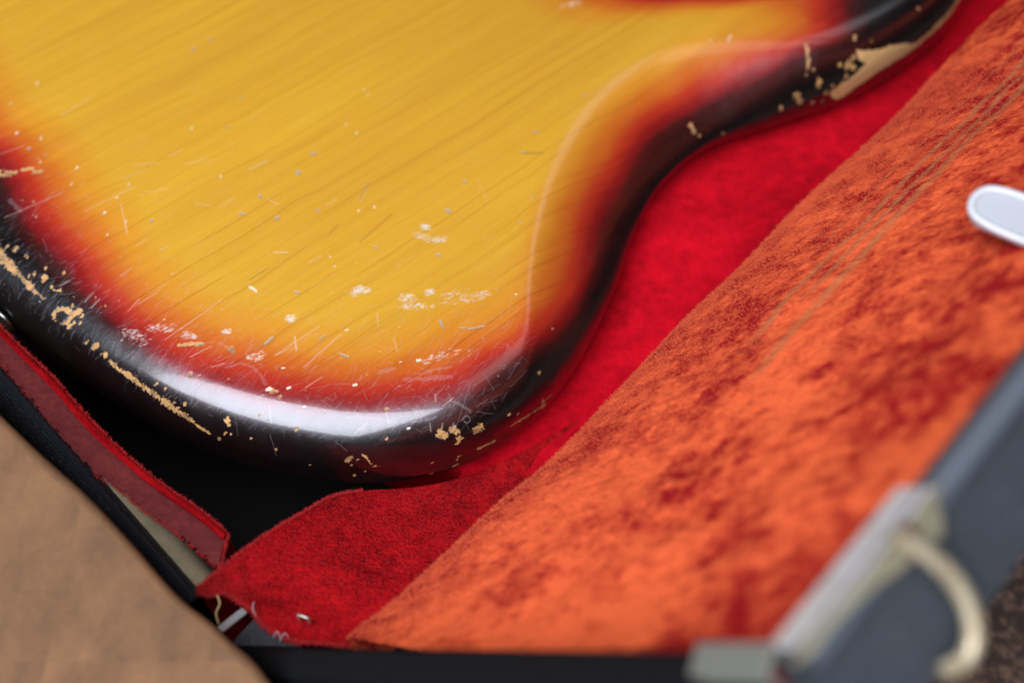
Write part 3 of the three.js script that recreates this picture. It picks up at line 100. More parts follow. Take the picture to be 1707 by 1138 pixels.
function gridGeo(nu, nv, f) {                          // f(u, v) -> {p: Vector3, uv: [a, b]}
  const pos = [], uv = [], idx = [];
  for (let j = 0; j <= nv; j++) for (let i = 0; i <= nu; i++) { const r = f(i / nu, j / nv, i, j); pos.push(r.p.x, r.p.y, r.p.z); uv.push(r.uv[0], r.uv[1]); }
  for (let j = 0; j < nv; j++) for (let i = 0; i < nu; i++) { const a = j * (nu + 1) + i, b = a + 1, c = a + nu + 1, d = c + 1; idx.push(a, c, b, b, c, d); }
  const g = new THREE.BufferGeometry();
  g.setAttribute('position', new THREE.Float32BufferAttribute(pos, 3)); g.setAttribute('uv', new THREE.Float32BufferAttribute(uv, 2));
  g.setIndex(idx); g.computeVertexNormals(); return g;
}
function upward(g) {                                   // make a sheet face up
  const n = g.attributes.normal; let s = 0; for (let i = 0; i < n.count; i++) s += n.getY(i);
  if (s < 0) { const ix = g.index.array; for (let i = 0; i < ix.length; i += 3) { const t = ix[i]; ix[i] = ix[i + 1]; ix[i + 1] = t; } g.computeVertexNormals(); }
  return g;
}

// ---------------------------------------------------------------- distance fields in plan (x, z)
function segDist(px, pz, a, b) { const dx = b[0] - a[0], dz = b[1] - a[1], t = clamp(((px - a[0]) * dx + (pz - a[1]) * dz) / (dx * dx + dz * dz + 1e-12)); return Math.hypot(px - a[0] - dx * t, pz - a[1] - dz * t); }
function signedDist(poly, px, pz) {                    // positive inside
  let d = 1e9, inside = false;
  for (let i = 0, j = poly.length - 1; i < poly.length; j = i++) {
    const a = poly[i], b = poly[j]; d = Math.min(d, segDist(px, pz, a, b));
    if ((a[1] > pz) !== (b[1] > pz) && px < (b[0] - a[0]) * (pz - a[1]) / (b[1] - a[1]) + a[0]) inside = !inside;
  }
  return inside ? d : -d;
}
class Field {                                          // a function tabulated on a grid, read bilinearly
  constructor(x0, z0, x1, z1, n, m, fn) {
    Object.assign(this, { x0, z0, n, m, sx: n / (x1 - x0), sz: m / (z1 - z0) }); this.d = new Float32Array((n + 1) * (m + 1));
    for (let j = 0; j <= m; j++) for (let i = 0; i <= n; i++) this.d[j * (n + 1) + i] = fn(x0 + i / this.sx, z0 + j / this.sz);
  }
  at(x, z) {
    const a = clamp((x - this.x0) * this.sx, 0, this.n - 1e-4), b = clamp((z - this.z0) * this.sz, 0, this.m - 1e-4), i = Math.floor(a), j = Math.floor(b), u = a - i, v = b - j, k = j * (this.n + 1) + i;
    return mix(mix(this.d[k], this.d[k + 1], u), mix(this.d[k + this.n + 1], this.d[k + this.n + 2], u), v);
  }
}

// ---------------------------------------------------------------- the setting: ground
{
  const map = paint(512, 512, (x, y) => { const a = fbm(x / 6, y / 6, 5, 3), b = fbm(x / 60, y / 60, 9, 3), t = clamp(0.2 + 0.9 * (a - 0.5) * 2 + 0.6 * (b - 0.5)); return [mix(0.035, 0.19, t), mix(0.02, 0.105, t), mix(0.013, 0.065, t)]; }, true, true);
  const g = new THREE.PlaneGeometry(6, 6); g.rotateX(-Math.PI / 2);
  const uv = g.attributes.uv; for (let i = 0; i < uv.count; i++) uv.setXY(i, uv.getX(i) * 24, uv.getY(i) * 24);
  g.translate(0, -0.05, 0);
  const o = mesh('ground', g, new THREE.MeshStandardMaterial({ map, roughness: 0.95 }));
  o.userData = { kind: 'structure', label: 'dark brown speckled carpet below the case at the lower right' };
}

// ---------------------------------------------------------------- guitar body
const TOP = 0.085, BOT = 0.050, RR = 0.0175, RB = 0.0080;
const NS = 720;
const outline = new THREE.CatmullRomCurve3(OUTLINE.map(p => new THREE.Vector3(p[0], 0, p[1])), true, 'centripetal');
outline.arcLengthDivisions = 4000;
const ring = outline.getSpacedPoints(NS).slice(0, NS).map(p => [p.x, p.z]);
let area = 0; for (let i = 0; i < NS; i++) { const a = ring[i], b = ring[(i + 1) % NS]; area += a[0] * b[1] - b[0] * a[1]; }
const sgn = area > 0 ? 1 : -1;
let normals = ring.map((p, i) => { const a = ring[(i + NS - 1) % NS], b = ring[(i + 1) % NS], dx = b[0] - a[0], dz = b[1] - a[1], l = Math.hypot(dx, dz); return [sgn * dz / l, -sgn * dx / l]; });
for (let k = 0; k < 6; k++) normals = normals.map((n, i) => { const a = normals[(i + NS - 1) % NS], b = normals[(i + 1) % NS], x = a[0] + 2 * n[0] + b[0], z = a[1] + 2 * n[1] + b[1], l = Math.hypot(x, z); return [x / l, z / l]; });
const inner = ring.map((p, i) => [p[0] - normals[i][0] * RR, p[1] - normals[i][1] * RR]);
const creaseCurve = new THREE.CatmullRomCurve3(CREASE.map(p => new THREE.Vector3(p[0], 0, p[1])), true, 'centripetal');
const creasePoly = creaseCurve.getPoints(260).map(p => [p.x, p.z]);
const creaseField = new Field(-0.3, -0.34, 0.32, 0.16, 310, 250, (x, z) => signedDist(creasePoly, x, z));
const LOW = BOT + RB;
function topHeight(x, z) {                             // the flat top, falling away outside the crease of the body contour
  const d = creaseField.at(x, z), k = mix(0.0007, 0.0024, smooth(0.0, -0.12, z));
  const s = d / k > 30 ? d : k * Math.log(1 + Math.exp(d / k));
  return TOP - Math.min(0.55 * s + 3.5 * s * s, 0.0245);
}
const UV0 = [-0.25, -0.235], UVS = [0.47, 0.37];       // the part of the unrolled surface that is painted, metres
const toUV = (x, z) => [(x - UV0[0]) / UVS[0], (z - UV0[1]) / UVS[1]];
function bodyGeometry() {
  const S0 = [-0.10, -0.10], S1 = [0.15, -0.20], C = [0.02, -0.14], rows = [], edgeR = ring.map(p => clamp(topHeight(p[0], p[1]) - LOW - 0.0008, 0.0012, RR));
  const lam = []; for (let k = 0; k <= 90; k++) lam.push(Math.pow(1 - k / 90, 1.15));
  for (const l of lam) rows.push(ring.map((p, i) => { const a = inner[i], f = clamp(((a[0] - S0[0]) * (S1[0] - S0[0]) + (a[1] - S0[1]) * (S1[1] - S0[1])) / ((S1[0] - S0[0]) ** 2 + (S1[1] - S0[1]) ** 2)), x = mix(a[0], mix(S0[0], S1[0], f), l), z = mix(a[1], mix(S0[1], S1[1], f), l); return [x, topHeight(x, z), z, x, z]; }));
  for (let k = 1; k <= 14; k++) { const th = k / 14 * Math.PI / 2;                                     // rounded edge
    rows.push(ring.map((p, i) => { const n = normals[i], a = inner[i], e = RR * Math.sin(th), x = a[0] + n[0] * e, z = a[1] + n[1] * e; return [x, topHeight(x, z) - edgeR[i] * (1 - Math.cos(th)), z, a[0] + n[0] * RR * th, a[1] + n[1] * RR * th]; })); }
  const arc0 = RR * Math.PI / 2;
  const low = LOW;
  for (let k = 1; k <= 6; k++) rows.push(ring.map((p, i) => { const n = normals[i], y0 = topHeight(p[0], p[1]) - edgeR[i], y = mix(y0, low, k / 6), e = arc0 + (y0 - y); return [p[0], y, p[1], inner[i][0] + n[0] * e, inner[i][1] + n[1] * e]; }));
  for (let k = 1; k <= 10; k++) { const th = k / 10 * Math.PI / 2;
    rows.push(ring.map((p, i) => { const n = normals[i], a = inner[i], e = RR - RB + RB * Math.cos(th), y0 = topHeight(p[0], p[1]) - edgeR[i], q = arc0 + (y0 - low) + RB * th; return [a[0] + n[0] * e, low - RB * Math.sin(th), a[1] + n[1] * e, a[0] + n[0] * q, a[1] + n[1] * q]; })); }
  rows.push(ring.map((p, i) => [C[0], BOT, C[1], -1, -1]));
  const pos = [], uv = [], idx = [], w = NS + 1;
  for (const r of rows) for (let i = 0; i <= NS; i++) { const q = r[i % NS], t = toUV(q[3], q[4]); pos.push(q[0], q[1], q[2]); uv.push(t[0], t[1]); }
  for (let j = 0; j + 1 < rows.length; j++) for (let i = 0; i < NS; i++) { const a = j * w + i, b = a + 1, c = a + w, d = c + 1; if (sgn > 0) idx.push(a, b, c, b, d, c); else idx.push(a, c, b, b, c, d); }
  const g = new THREE.BufferGeometry();
  g.setAttribute('position', new THREE.Float32BufferAttribute(pos, 3)); g.setAttribute('uv', new THREE.Float32BufferAttribute(uv, 2)); g.setIndex(idx);
  g.computeVertexNormals();
  const n = g.attributes.normal; for (let j = 0; j < rows.length; j++) { const a = j * w, b = a + NS, v = new THREE.Vector3(n.getX(a) + n.getX(b), n.getY(a) + n.getY(b), n.getZ(a) + n.getZ(b)).normalize(); n.setXYZ(a, v.x, v.y, v.z); n.setXYZ(b, v.x, v.y, v.z); }
  for (let i = 0; i <= NS; i++) n.setXYZ(i, 0, 1, 0);
  return g;
}

// paint of the body, in the unrolled plane: sunburst, grain, chips, scratches
const BW = 2048, BH = 1612, PX = UVS[0] / BW;
const innerField = new Field(UV0[0], UV0[1], UV0[0] + UVS[0], UV0[1] + UVS[1], 235, 185, (x, z) => signedDist(inner, x, z));
const col = new Float32Array(BW * BH * 3), rough = new Float32Array(BW * BH), coat = new Float32Array(BW * BH), bump = new Float32Array(BW * BH);
const STOPS = [[-0.02, 0.0035, 0.003, 0.0032], [0.004, 0.0055, 0.0032, 0.003], [0.0095, 0.042, 0.005, 0.004], [0.015, 0.22, 0.007, 0.007], [0.021, 0.42, 0.028, 0.009], [0.029, 0.53, 0.12, 0.011], [0.038, 0.60, 0.235, 0.016], [0.05, 0.60, 0.305, 0.022], [9, 0.60, 0.305, 0.022]];
function burst(d) { let k = 0; while (k < STOPS.length - 2 && d > STOPS[k + 1][0]) k++; const a = STOPS[k], b = STOPS[k + 1], t = smooth(0, 1, (d - a[0]) / (b[0] - a[0])) * 0.4 + 0.6 * clamp((d - a[0]) / (b[0] - a[0])); return [mix(a[1], b[1], t), mix(a[2], b[2], t), mix(a[3], b[3], t)]; }
const GA = [0.765, -0.644];                            // grain direction in plan
const grainAt = (x, z) => [x * GA[0] + z * GA[1], -x * GA[1] + z * GA[0]];
for (let j = 0, o = 0; j < BH; j++) for (let i = 0; i < BW; i++, o++) {
  const x = UV0[0] + (i + 0.5) * PX, z = UV0[1] + (j + 0.5) * PX;
  const d0 = innerField.at(x, z), wob = (fbm(x * 45, z * 45, 31, 3) - 0.5) * 0.006;
  const [al, ac] = grainAt(x, z);
  const warp = (fbm(al * 9, ac * 22, 3, 3) - 0.5) * 0.0075 + (noise(al * 90, ac * 60, 8) - 0.5) * 0.0012;
  const q = ac + warp;
  const wz = smooth(-0.034, -0.004, creaseField.at(x, z)) * smooth(0.026, -0.012, z);
  const tz = 0.017 * (1 - wz) * smooth(-0.20, -0.11, x) * smooth(-0.1, -0.02, z);
  const c = burst((d0 + (0.0148 + 0.0042 * smooth(-0.07, -0.02, z)) * wz) * (1 + 0.38 * wz) + tz + wob + (noise(q * 900, al * 12, 21) - 0.5) * 0.0012);
  const cell = q / 0.0056, ci = Math.floor(cell), cf = cell - ci, at = 0.2 + 0.6 * hash(ci, 7, 3), width = 0.035 + 0.05 * hash(ci, 9, 4);
  const strength = (0.15 + 0.18 * hash(ci, 5, 6)) * smooth(0.25, 0.65, noise(al * 22, ci * 3.7, 12)) * (0.35 + 0.65 * smooth(0.10, 0.03, x));
  const line = strength * Math.max(0, 1 - Math.abs(cf - at) / width);
  const soft = 0.10 * (fbm(q * 330, al * 10, 17, 3) - 0.5) + 0.07 * (noise(q * 1500, al * 35, 18) - 0.5) + 0.16 * (fbm(q * 42, al * 9, 15, 3) - 0.5);
  const k = (1 + soft) * (1 - line), g2 = 1 - line * 0.4;
  col[o * 3] = c[0] * k; col[o * 3 + 1] = c[1] * k * g2 * (1 + soft * 0.6); col[o * 3 + 2] = c[2] * k * g2;
  rough[o] = 0.29 + 0.16 * (fbm(x * 120, z * 120, 41, 4) - 0.5); coat[o] = 0.8; bump[o] = 0.5 + 0.34 * (fbm(x * 240, z * 240, 47, 3) - 0.5) - line * 0.12;
}
// one mark: a soft-edged stroke through points, [x, z] in the unrolled plane
function stroke(pts, w, o) {
  const { c = null, a = 1, r = null, k = null, h = 0, rag = 0, soft = 0.5, taper = false } = o, R = w * (1 + rag) + PX;
  let x0 = 1e9, x1 = -1e9, z0 = 1e9, z1 = -1e9; for (const p of pts) { x0 = Math.min(x0, p[0]); x1 = Math.max(x1, p[0]); z0 = Math.min(z0, p[1]); z1 = Math.max(z1, p[1]); }
  const i0 = Math.max(0, Math.floor((x0 - R - UV0[0]) / PX)), i1 = Math.min(BW - 1, Math.ceil((x1 + R - UV0[0]) / PX)), j0 = Math.max(0, Math.floor((z0 - R - UV0[1]) / PX)), j1 = Math.min(BH - 1, Math.ceil((z1 + R - UV0[1]) / PX));
  for (let j = j0; j <= j1; j++) for (let i = i0; i <= i1; i++) {
    const x = UV0[0] + (i + 0.5) * PX, z = UV0[1] + (j + 0.5) * PX; let d = 1e9, tt = 0;
    if (pts.length === 1) d = Math.hypot(x - pts[0][0], z - pts[0][1]);
    else for (let s = 0; s + 1 < pts.length; s++) { const e = segDist(x, z, pts[s], pts[s + 1]); if (e < d) { d = e; tt = s; } }
    let ww = w; if (rag) ww *= 1 + rag * 2.2 * (fbm(x * 1500, z * 1500, 77, 3) - 0.5) + rag * 1.3 * (noise(x * 420, z * 420, 78) - 0.5);
    const m = a * clamp((ww - d) / (PX * 1.1) + soft); if (m <= 0) continue;
    mark(j * BW + i, m, c, r, k, h, x, z);
  }
}
function mark(o, m, c, r, k, h, x, z) {
  if (c) { const v = c === 'wood' ? woodAt(x, z) : c; for (let q = 0; q < 3; q++) col[o * 3 + q] = mix(col[o * 3 + q], v[q], m); }
  if (r !== null) rough[o] = mix(rough[o], r, m);
  if (k !== null) coat[o] = mix(coat[o], k, m);
  bump[o] += h * m;
}
function woodAt(x, z) { const [al, ac] = grainAt(x, z), t = 0.5 + (fbm(ac * 700, al * 60, 55, 3) - 0.5) * 1.1; const e = smooth(0.45, 0.75, fbm(x * 420, z * 420, 57, 3)) * 0.55; return [mix(0.34, 0.62, t) * (1 - e), mix(0.165, 0.335, t) * (1 - e), mix(0.045, 0.10, t) * (1 - e)]; }
function fill(poly, o) {
  let x0 = 1e9, x1 = -1e9, z0 = 1e9, z1 = -1e9; for (const p of poly) { x0 = Math.min(x0, p[0]); x1 = Math.max(x1, p[0]); z0 = Math.min(z0, p[1]); z1 = Math.max(z1, p[1]); }
  for (let j = Math.floor((z0 - UV0[1]) / PX) - 3; j < (z1 - UV0[1]) / PX + 3; j++) for (let i = Math.floor((x0 - UV0[0]) / PX) - 3; i < (x1 - UV0[0]) / PX + 3; i++) {
    if (i < 0 || j < 0 || i >= BW || j >= BH) continue;
    const x = UV0[0] + (i + 0.5) * PX, z = UV0[1] + (j + 0.5) * PX, d = signedDist(poly, x, z) + (fbm(x * 700, z * 700, 79, 3) - 0.5) * 0.0016;
    const m = clamp(d / PX + 0.5); if (m > 0) { const t = fbm(grainAt(x, z)[1] * 600, grainAt(x, z)[0] * 50, 59, 3), e = 1 - 0.12 * smooth(0.5, 0.8, fbm(x * 300, z * 300, 57, 3)); mark(j * BW + i, m, [mix(0.52, 0.68, t) * e, mix(0.29, 0.40, t) * e, mix(0.10, 0.15, t) * e], 0.75, 0, -0.35, x, z); }
  }
}
const WOOD = { c: 'wood', r: 0.75, k: 0, h: -0.35, rag: 1.0 }, PALE = [0.66, 0.58, 0.42], GREY = [0.36, 0.31, 0.24];
// fine wear: many short hairline scratches, thicker towards the tail edge
for (let n = 0; n < 30000; n++) {
  const x = UV0[0] + rnd() * UVS[0] * 0.75, z = UV0[1] + rnd() * UVS[1], d = innerField.at(x, z);
  const near = Math.exp(-Math.max(0, d - 0.004) / 0.030) * smooth(-0.10, 0.02, z + 0.25 * (-x - 0.1)) , p = 0.035 + 0.9 * near;
  if (d < -0.016 || rnd() > p || creaseField.at(x, z) > -0.001) continue;
  const th = rnd() < 0.7 ? -0.9 + (rnd() - 0.5) * 0.9 : rnd() * 3.14, l = 0.0008 + 0.007 * rnd() * rnd() * rnd(), bend = (rnd() - 0.5) * 0.4;
  const a = [x, z], b = [x + Math.cos(th) * l, z + Math.sin(th) * l], e = [b[0] + Math.cos(th + bend) * l, b[1] + Math.sin(th + bend) * l];
  stroke([a, b, e], 0.00005 + 0.00005 * rnd(), { c: [0.58, 0.52, 0.53], a: 0.06 + 0.34 * rnd() * rnd(), r: 0.7, k: 0.35, h: -0.3, soft: 0.35 });
}
for (let n = 0; n < 260; n++) {                        // long faint hairlines, gently curved
  const x = -0.20 + rnd() * 0.24, z = -0.05 + rnd() * 0.08, d = innerField.at(x, z); if (d < 0.002 || d > 0.05 || creaseField.at(x, z) > -0.002) continue;
  const th = -0.75 + (rnd() - 0.5) * 1.3, l = 0.004 + 0.012 * rnd() * rnd(), b = (rnd() - 0.5) * 0.8, pts = [[x, z]]; for (let k = 0; k < 4; k++) { const q = pts[k], t = th + b * k / 4; pts.push([q[0] + Math.cos(t) * l / 4, q[1] + Math.sin(t) * l / 4]); }
  stroke(pts, 0.00006, { c: [0.62, 0.55, 0.56], a: 0.10 + 0.16 * rnd(), r: 0.65, k: 0.4, h: -0.2, soft: 0.3 });
}
for (let n = 0; n < 1500; n++) {                        // pin-head nicks
  const x = UV0[0] + rnd() * UVS[0] * 0.75, z = UV0[1] + rnd() * UVS[1], d = innerField.at(x, z);
  const near = Math.exp(-Math.max(0, d) / 0.02) * smooth(-0.1, 0.02, z + 0.25 * (-x - 0.1));
  if (d < -0.012 || rnd() > 0.06 + 0.7 * near || creaseField.at(x, z) > -0.001) continue;
  stroke([[x, z], [x + (rnd() - 0.5) * 0.0008, z + (rnd() - 0.5) * 0.0008]], 0.00008 + 0.00022 * rnd() * rnd(), { c: rnd() < 0.5 ? PALE : GREY, a: 0.35 + 0.5 * rnd(), r: 0.6, h: -0.3, rag: 0.6 });
}
for (const [kind, w0, pts] of MARKS) {
  const w = kind === 'pale' || kind === 'grey' ? w0 * 0.55 : kind === 'wood' ? w0 * 0.82 : w0;
  if (kind === 'wood') stroke(pts, w, WOOD);
  else if (kind === 'strip') stroke(pts, w, { ...WOOD, c: [0.56, 0.33, 0.12], rag: 0.35 });
  else if (kind === 'fill') fill(pts, WOOD);
  else if (kind === 'pale') stroke(pts, w, { c: PALE, a: 0.9, r: 0.6, k: 0.3, h: -0.3, rag: 0.6 });
  else if (kind === 'grey') { stroke(pts.map(p => [p[0] + 0.0004, p[1] + 0.0003]), w * 0.8, { c: [0.2, 0.11, 0.03], a: 0.5, rag: 0.8 }); stroke(pts, w, { c: GREY, a: 0.7, r: 0.6, k: 0.4, h: -0.5, rag: 0.9 }); }  // dents: their pale and dark sides are painted as light and shade
  else if (kind === 'dark') stroke(pts, w, { c: [0.16, 0.09, 0.02], a: 0.5, r: 0.5, h: -0.2 });
  else if (kind === 'line') stroke(pts, w, { c: [0.72, 0.60, 0.48], a: 0.30, r: 0.6, h: -0.25, soft: 0.4 });
  else if (kind === 'haze') { if (w < 0.0012) stroke(pts, w * 0.7, { c: [0.62, 0.55, 0.55], a: 0.09, r: 0.6, soft: 0.5, rag: 0.9 }); }
  else if (kind === 'chips' || kind === 'scuff') {     // a cluster of small chips inside a radius round the point
    const n = Math.round(kind === 'chips' ? 26 : 70), [cx, cz] = pts[0], [ex, ez] = pts[1] || pts[0];
    for (let q = 0; q < n; q++) {
      const t = rnd(), a = rnd() * 6.283, r = w * Math.sqrt(rnd()), x = mix(cx, ex, t) + Math.cos(a) * r, z = mix(cz, ez, t) + Math.sin(a) * r, s = kind === 'chips' ? 0.0002 + 0.0005 * rnd() : 0.00006 + 0.00016 * rnd();
      stroke([[x, z], [x + (0.3 + rnd()) * s * 5, z - (rnd() * 0.8) * s * 4]], s, kind === 'chips' ? WOOD : { c: rnd() < 0.25 ? PALE : [0.6, 0.52, 0.44], a: 0.2 + 0.35 * rnd(), r: 0.65, k: 0.3, h: -0.3, rag: 0.7 });
    }
  }
}
const bodyMap = paint(BW, BH, (x, y) => { const o = (y * BW + x) * 3; return [col[o], col[o + 1], col[o + 2]]; }, true);
const bodyGloss = paint(BW, BH, (x, y) => { const o = y * BW + x; return [coat[o], rough[o], 0]; });
const bodyBump = paint(BW, BH, (x, y) => { const b = bump[y * BW + x]; return [b, b, b]; });
const lacquer = new THREE.MeshPhysicalMaterial({ map: bodyMap, roughness: 1, roughnessMap: bodyGloss, clearcoat: 1, clearcoatMap: bodyGloss, ior: 1.76, clearcoatRoughness: 0.09, bumpMap: bodyBump, bumpScale: 0.00022 });
lacquer.name = 'sunburst_lacquer';

const guitar = thing('electric_guitar', 'worn sunburst electric guitar body lying in the red lined case', 'guitar');
const body = mesh('body', bodyGeometry(), lacquer, guitar);
{
  const steel = new THREE.MeshStandardMaterial({ color: new THREE.Color(0.55, 0.54, 0.5), metalness: 1, roughness: 0.28 });
  let k = 0, best = 1e9; ring.forEach((p, i) => { const d = Math.hypot(p[0] - BUTTON[0][0], p[1] - BUTTON[0][2]); if (d < best) { best = d; k = i; } });
  const prof = [[0.0001, 0], [0.0062, 0], [0.0066, 0.0008], [0.0060, 0.0018], [0.0036, 0.0032], [0.0031, 0.006], [0.0034, 0.0085], [0.0052, 0.0105], [0.0066, 0.0118], [0.0070, 0.0130], [0.0064, 0.0142], [0.0045, 0.0148], [0.0034, 0.0146], [0.0001, 0.0146]];
  const g = new THREE.LatheGeometry(prof.map(p => new THREE.Vector2(...p)), 40);
  const b = mesh('strap_button', g, steel, guitar);
  b.position.set(ring[k][0], 0.0675, ring[k][1]);
  b.quaternion.setFromUnitVectors(new THREE.Vector3(0, 1, 0), new THREE.Vector3(normals[k][0], 0, normals[k][1]));
  const sg = mergeGeometries([new THREE.SphereGeometry(0.003, 20, 10, 0, 6.283, 0, 1.2).scale(1, 0.5, 1)]);
  const sc = mesh('screw', sg, steel, b); sc.position.y = 0.0145;
}

// ---------------------------------------------------------------- fabrics, leatherette, metal
function plushTextures(w, h, mx, my, o) {              // metres per side mx, my
  const { dark, light, grain = 1, patch = 1, lines = [] } = o, sx = mx / w, sy = my / h;
  const hgt = new Float32Array(w * h);
  const map = paint(w, h, (i, j) => {
    const x = i * sx, y = j * sy;
    const big = 0.5 * fbm(x * 42, y * 66, o.s, 4) + 0.5 * fbm(x * 16, y * 30, o.s + 3, 2), mid = fbm(x * 230, y * 290, o.s + 10, 3), fine = noise(x * 900, y * 1150, o.s + 20), vf = noise(x * 2200, y * 2200, o.s + 30);
    let t = (o.rimShade ? 0.55 : 0.5) + patch * ((big - 0.5) * 1.7 + (mid - 0.5) * 0.9) + grain * ((fine - 0.5) * 0.55 + (vf - 0.5) * 0.3);
    if (o.rimShade) t -= o.rimShade * smooth(0.2, 0.95, y / my); hgt[j * w + i] = clamp(0.5 + 0.45 * (fine - 0.5) + 0.3 * (vf - 0.5) + 0.5 * (mid - 0.5));  // painted darker towards the rim, as the light falls off there
    t = clamp(t); const c = [mix(dark[0], light[0], t), mix(dark[1], light[1], t), mix(dark[2], light[2], t)];
    for (const l of lines) { const d = Math.abs(y - l.y - l.amp * (fbm(x * 12, l.y * 99, 66, 2) - 0.5)), m = l.a * smooth(l.w, 0, d) * smooth(l.x0, l.x0 + 0.02, x) * smooth(l.x1, l.x1 - 0.03, x) * (0.6 + 0.6 * fine); for (let k = 0; k < 3; k++) c[k] = mix(c[k], l.c[k], clamp(m)); }
    return c;
  }, true);
  const bm = paint(w, h, (i, j) => { const b = hgt[j * w + i]; return [b, b, b]; });
  return new THREE.MeshPhysicalMaterial({ map, bumpMap: bm, bumpScale: o.bump || 0.0006, roughness: 1, specularIntensity: 0.15, sheen: o.sheen ?? 0.4, sheenColor: new THREE.Color(...(o.sheenColor || light)), sheenRoughness: 0.45 });
}
const lidPlush = plushTextures(2048, 640, 0.5, 0.156, { s: 101, dark: [0.30, 0.008, 0.009], light: [0.80, 0.125, 0.038], patch: 1.55, grain: 0.9, rimShade: 0.26, bump: 0.0005, sheen: 0.25,
  lines: [{ y: 0.040, w: 0.0022, a: 0.75, amp: 0.006, x0: 0.13, x1: 0.42, c: [0.42, 0.16, 0.06] }, { y: 0.046, w: 0.0019, a: 0.75, amp: 0.007, x0: 0.15, x1: 0.40, c: [0.40, 0.15, 0.06] }, { y: 0.052, w: 0.0027, a: 0.7, amp: 0.008, x0: 0.11, x1: 0.36, c: [0.42, 0.16, 0.06] }, { y: 0.033, w: 0.001, a: 0.4, amp: 0.004, x0: 0.18, x1: 0.44, c: [0.42, 0.18, 0.07] }] });  // orange and dark patches paint light on the brushed nap of red plush
const floorPlush = plushTextures(1024, 1024, 0.6, 0.6, { s: 141, dark: [0.28, 0.001, 0.005], light: [0.60, 0.003, 0.013], patch: 0.8, grain: 0.8, bump: 0.0004, sheen: 0.08 });
const cornerPlush = plushTextures(1024, 1024, 0.3, 0.3, { s: 171, dark: [0.16, 0.001, 0.003], light: [0.52, 0.006, 0.009], patch: 0.8, grain: 0.9, bump: 0.0006, sheen: 0.4 });  // darker than the floor plush, painting the body shadow over the corner
const backing = plushTextures(512, 512, 0.2, 0.2, { s: 191, dark: [0.12, 0.02, 0.02], light: [0.19, 0.032, 0.030], patch: 0.9, grain: 1.3, bump: 0.0005, sheen: 0.1 });
const boardMat = (() => { const map = paint(512, 512, (x, y) => { const t = fbm(x / 30, y / 30, 211, 4), f = noise(x / 2, y / 7, 215), r = smooth(0.80, 0.9, noise(x / 3, y / 14, 219)) * smooth(0.5, 0.7, fbm(x / 60, y / 60, 223, 2)); return [mix(0.20, 0.36, t) + 0.06 * (f - 0.5) + 0.2 * r, mix(0.165, 0.29, t) + 0.05 * (f - 0.5) - 0.1 * r, mix(0.09, 0.17, t) - 0.06 * r]; }, true, true); return new THREE.MeshStandardMaterial({ map, roughness: 0.85 }); })();
function leatherette(c, bumpScale, rep) {
  const bm = paint(512, 512, (x, y) => { let d1 = 9, d2 = 9; const px = x / 16, py = y / 16, xi = Math.floor(px), yi = Math.floor(py); for (let b = -1; b <= 1; b++) for (let a = -1; a <= 1; a++) { const cx = (xi + a + 32) % 32, cy = (yi + b + 32) % 32, d = Math.hypot(xi + a + hash(cx, cy, 301) - px, yi + b + hash(cx, cy, 302) - py); if (d < d1) { d2 = d1; d1 = d; } else if (d < d2) d2 = d; } const v = smooth(0, 0.35, d2 - d1); return [v, v, v]; }, false, true);
  bm.repeat.set(rep, rep);
  return new THREE.MeshPhysicalMaterial({ color: new THREE.Color(...c), roughness: 0.55, bumpMap: bm, bumpScale });
}
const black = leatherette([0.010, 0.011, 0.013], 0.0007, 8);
const shadeBlack = leatherette([0.003, 0.003, 0.0035], 0.0004, 8); shadeBlack.roughness = 0.85; shadeBlack.specularIntensity = 0.35;  // darker copy of the black leatherette, painting shade onto the end wall
const ridgeHighlightMat = leatherette([0.035, 0.045, 0.06], 0.0004, 1); ridgeHighlightMat.roughness = 0.35; ridgeHighlightMat.bumpMap.repeat.set(40, 2);
const litVinyl = leatherette([0.052, 0.059, 0.067], 0.0005, 8);  // lighter copy of the leatherette, painting the lit sheen of the long wall
const tarnish = (a, b) => { const t = paint(128, 128, (x, y) => { const q = smooth(0.3, 0.7, fbm(x / 22, y / 22, 701, 4)); return [0, 1, 2].map(k => mix(a[k], b[k], q)); }, true, true); t.repeat.set(3, 3); return t; };
const nickel = new THREE.MeshStandardMaterial({ map: tarnish([0.42, 0.41, 0.36], [0.66, 0.68, 0.67]), metalness: 0.3, roughness: 0.4 });
const brass = new THREE.MeshStandardMaterial({ map: tarnish([0.20, 0.17, 0.10], [0.46, 0.41, 0.27]), metalness: 0.3, roughness: 0.42 });
const wornSteel = new THREE.MeshStandardMaterial({ color: new THREE.Color(0.24, 0.24, 0.195), metalness: 0.5, roughness: 0.45 });

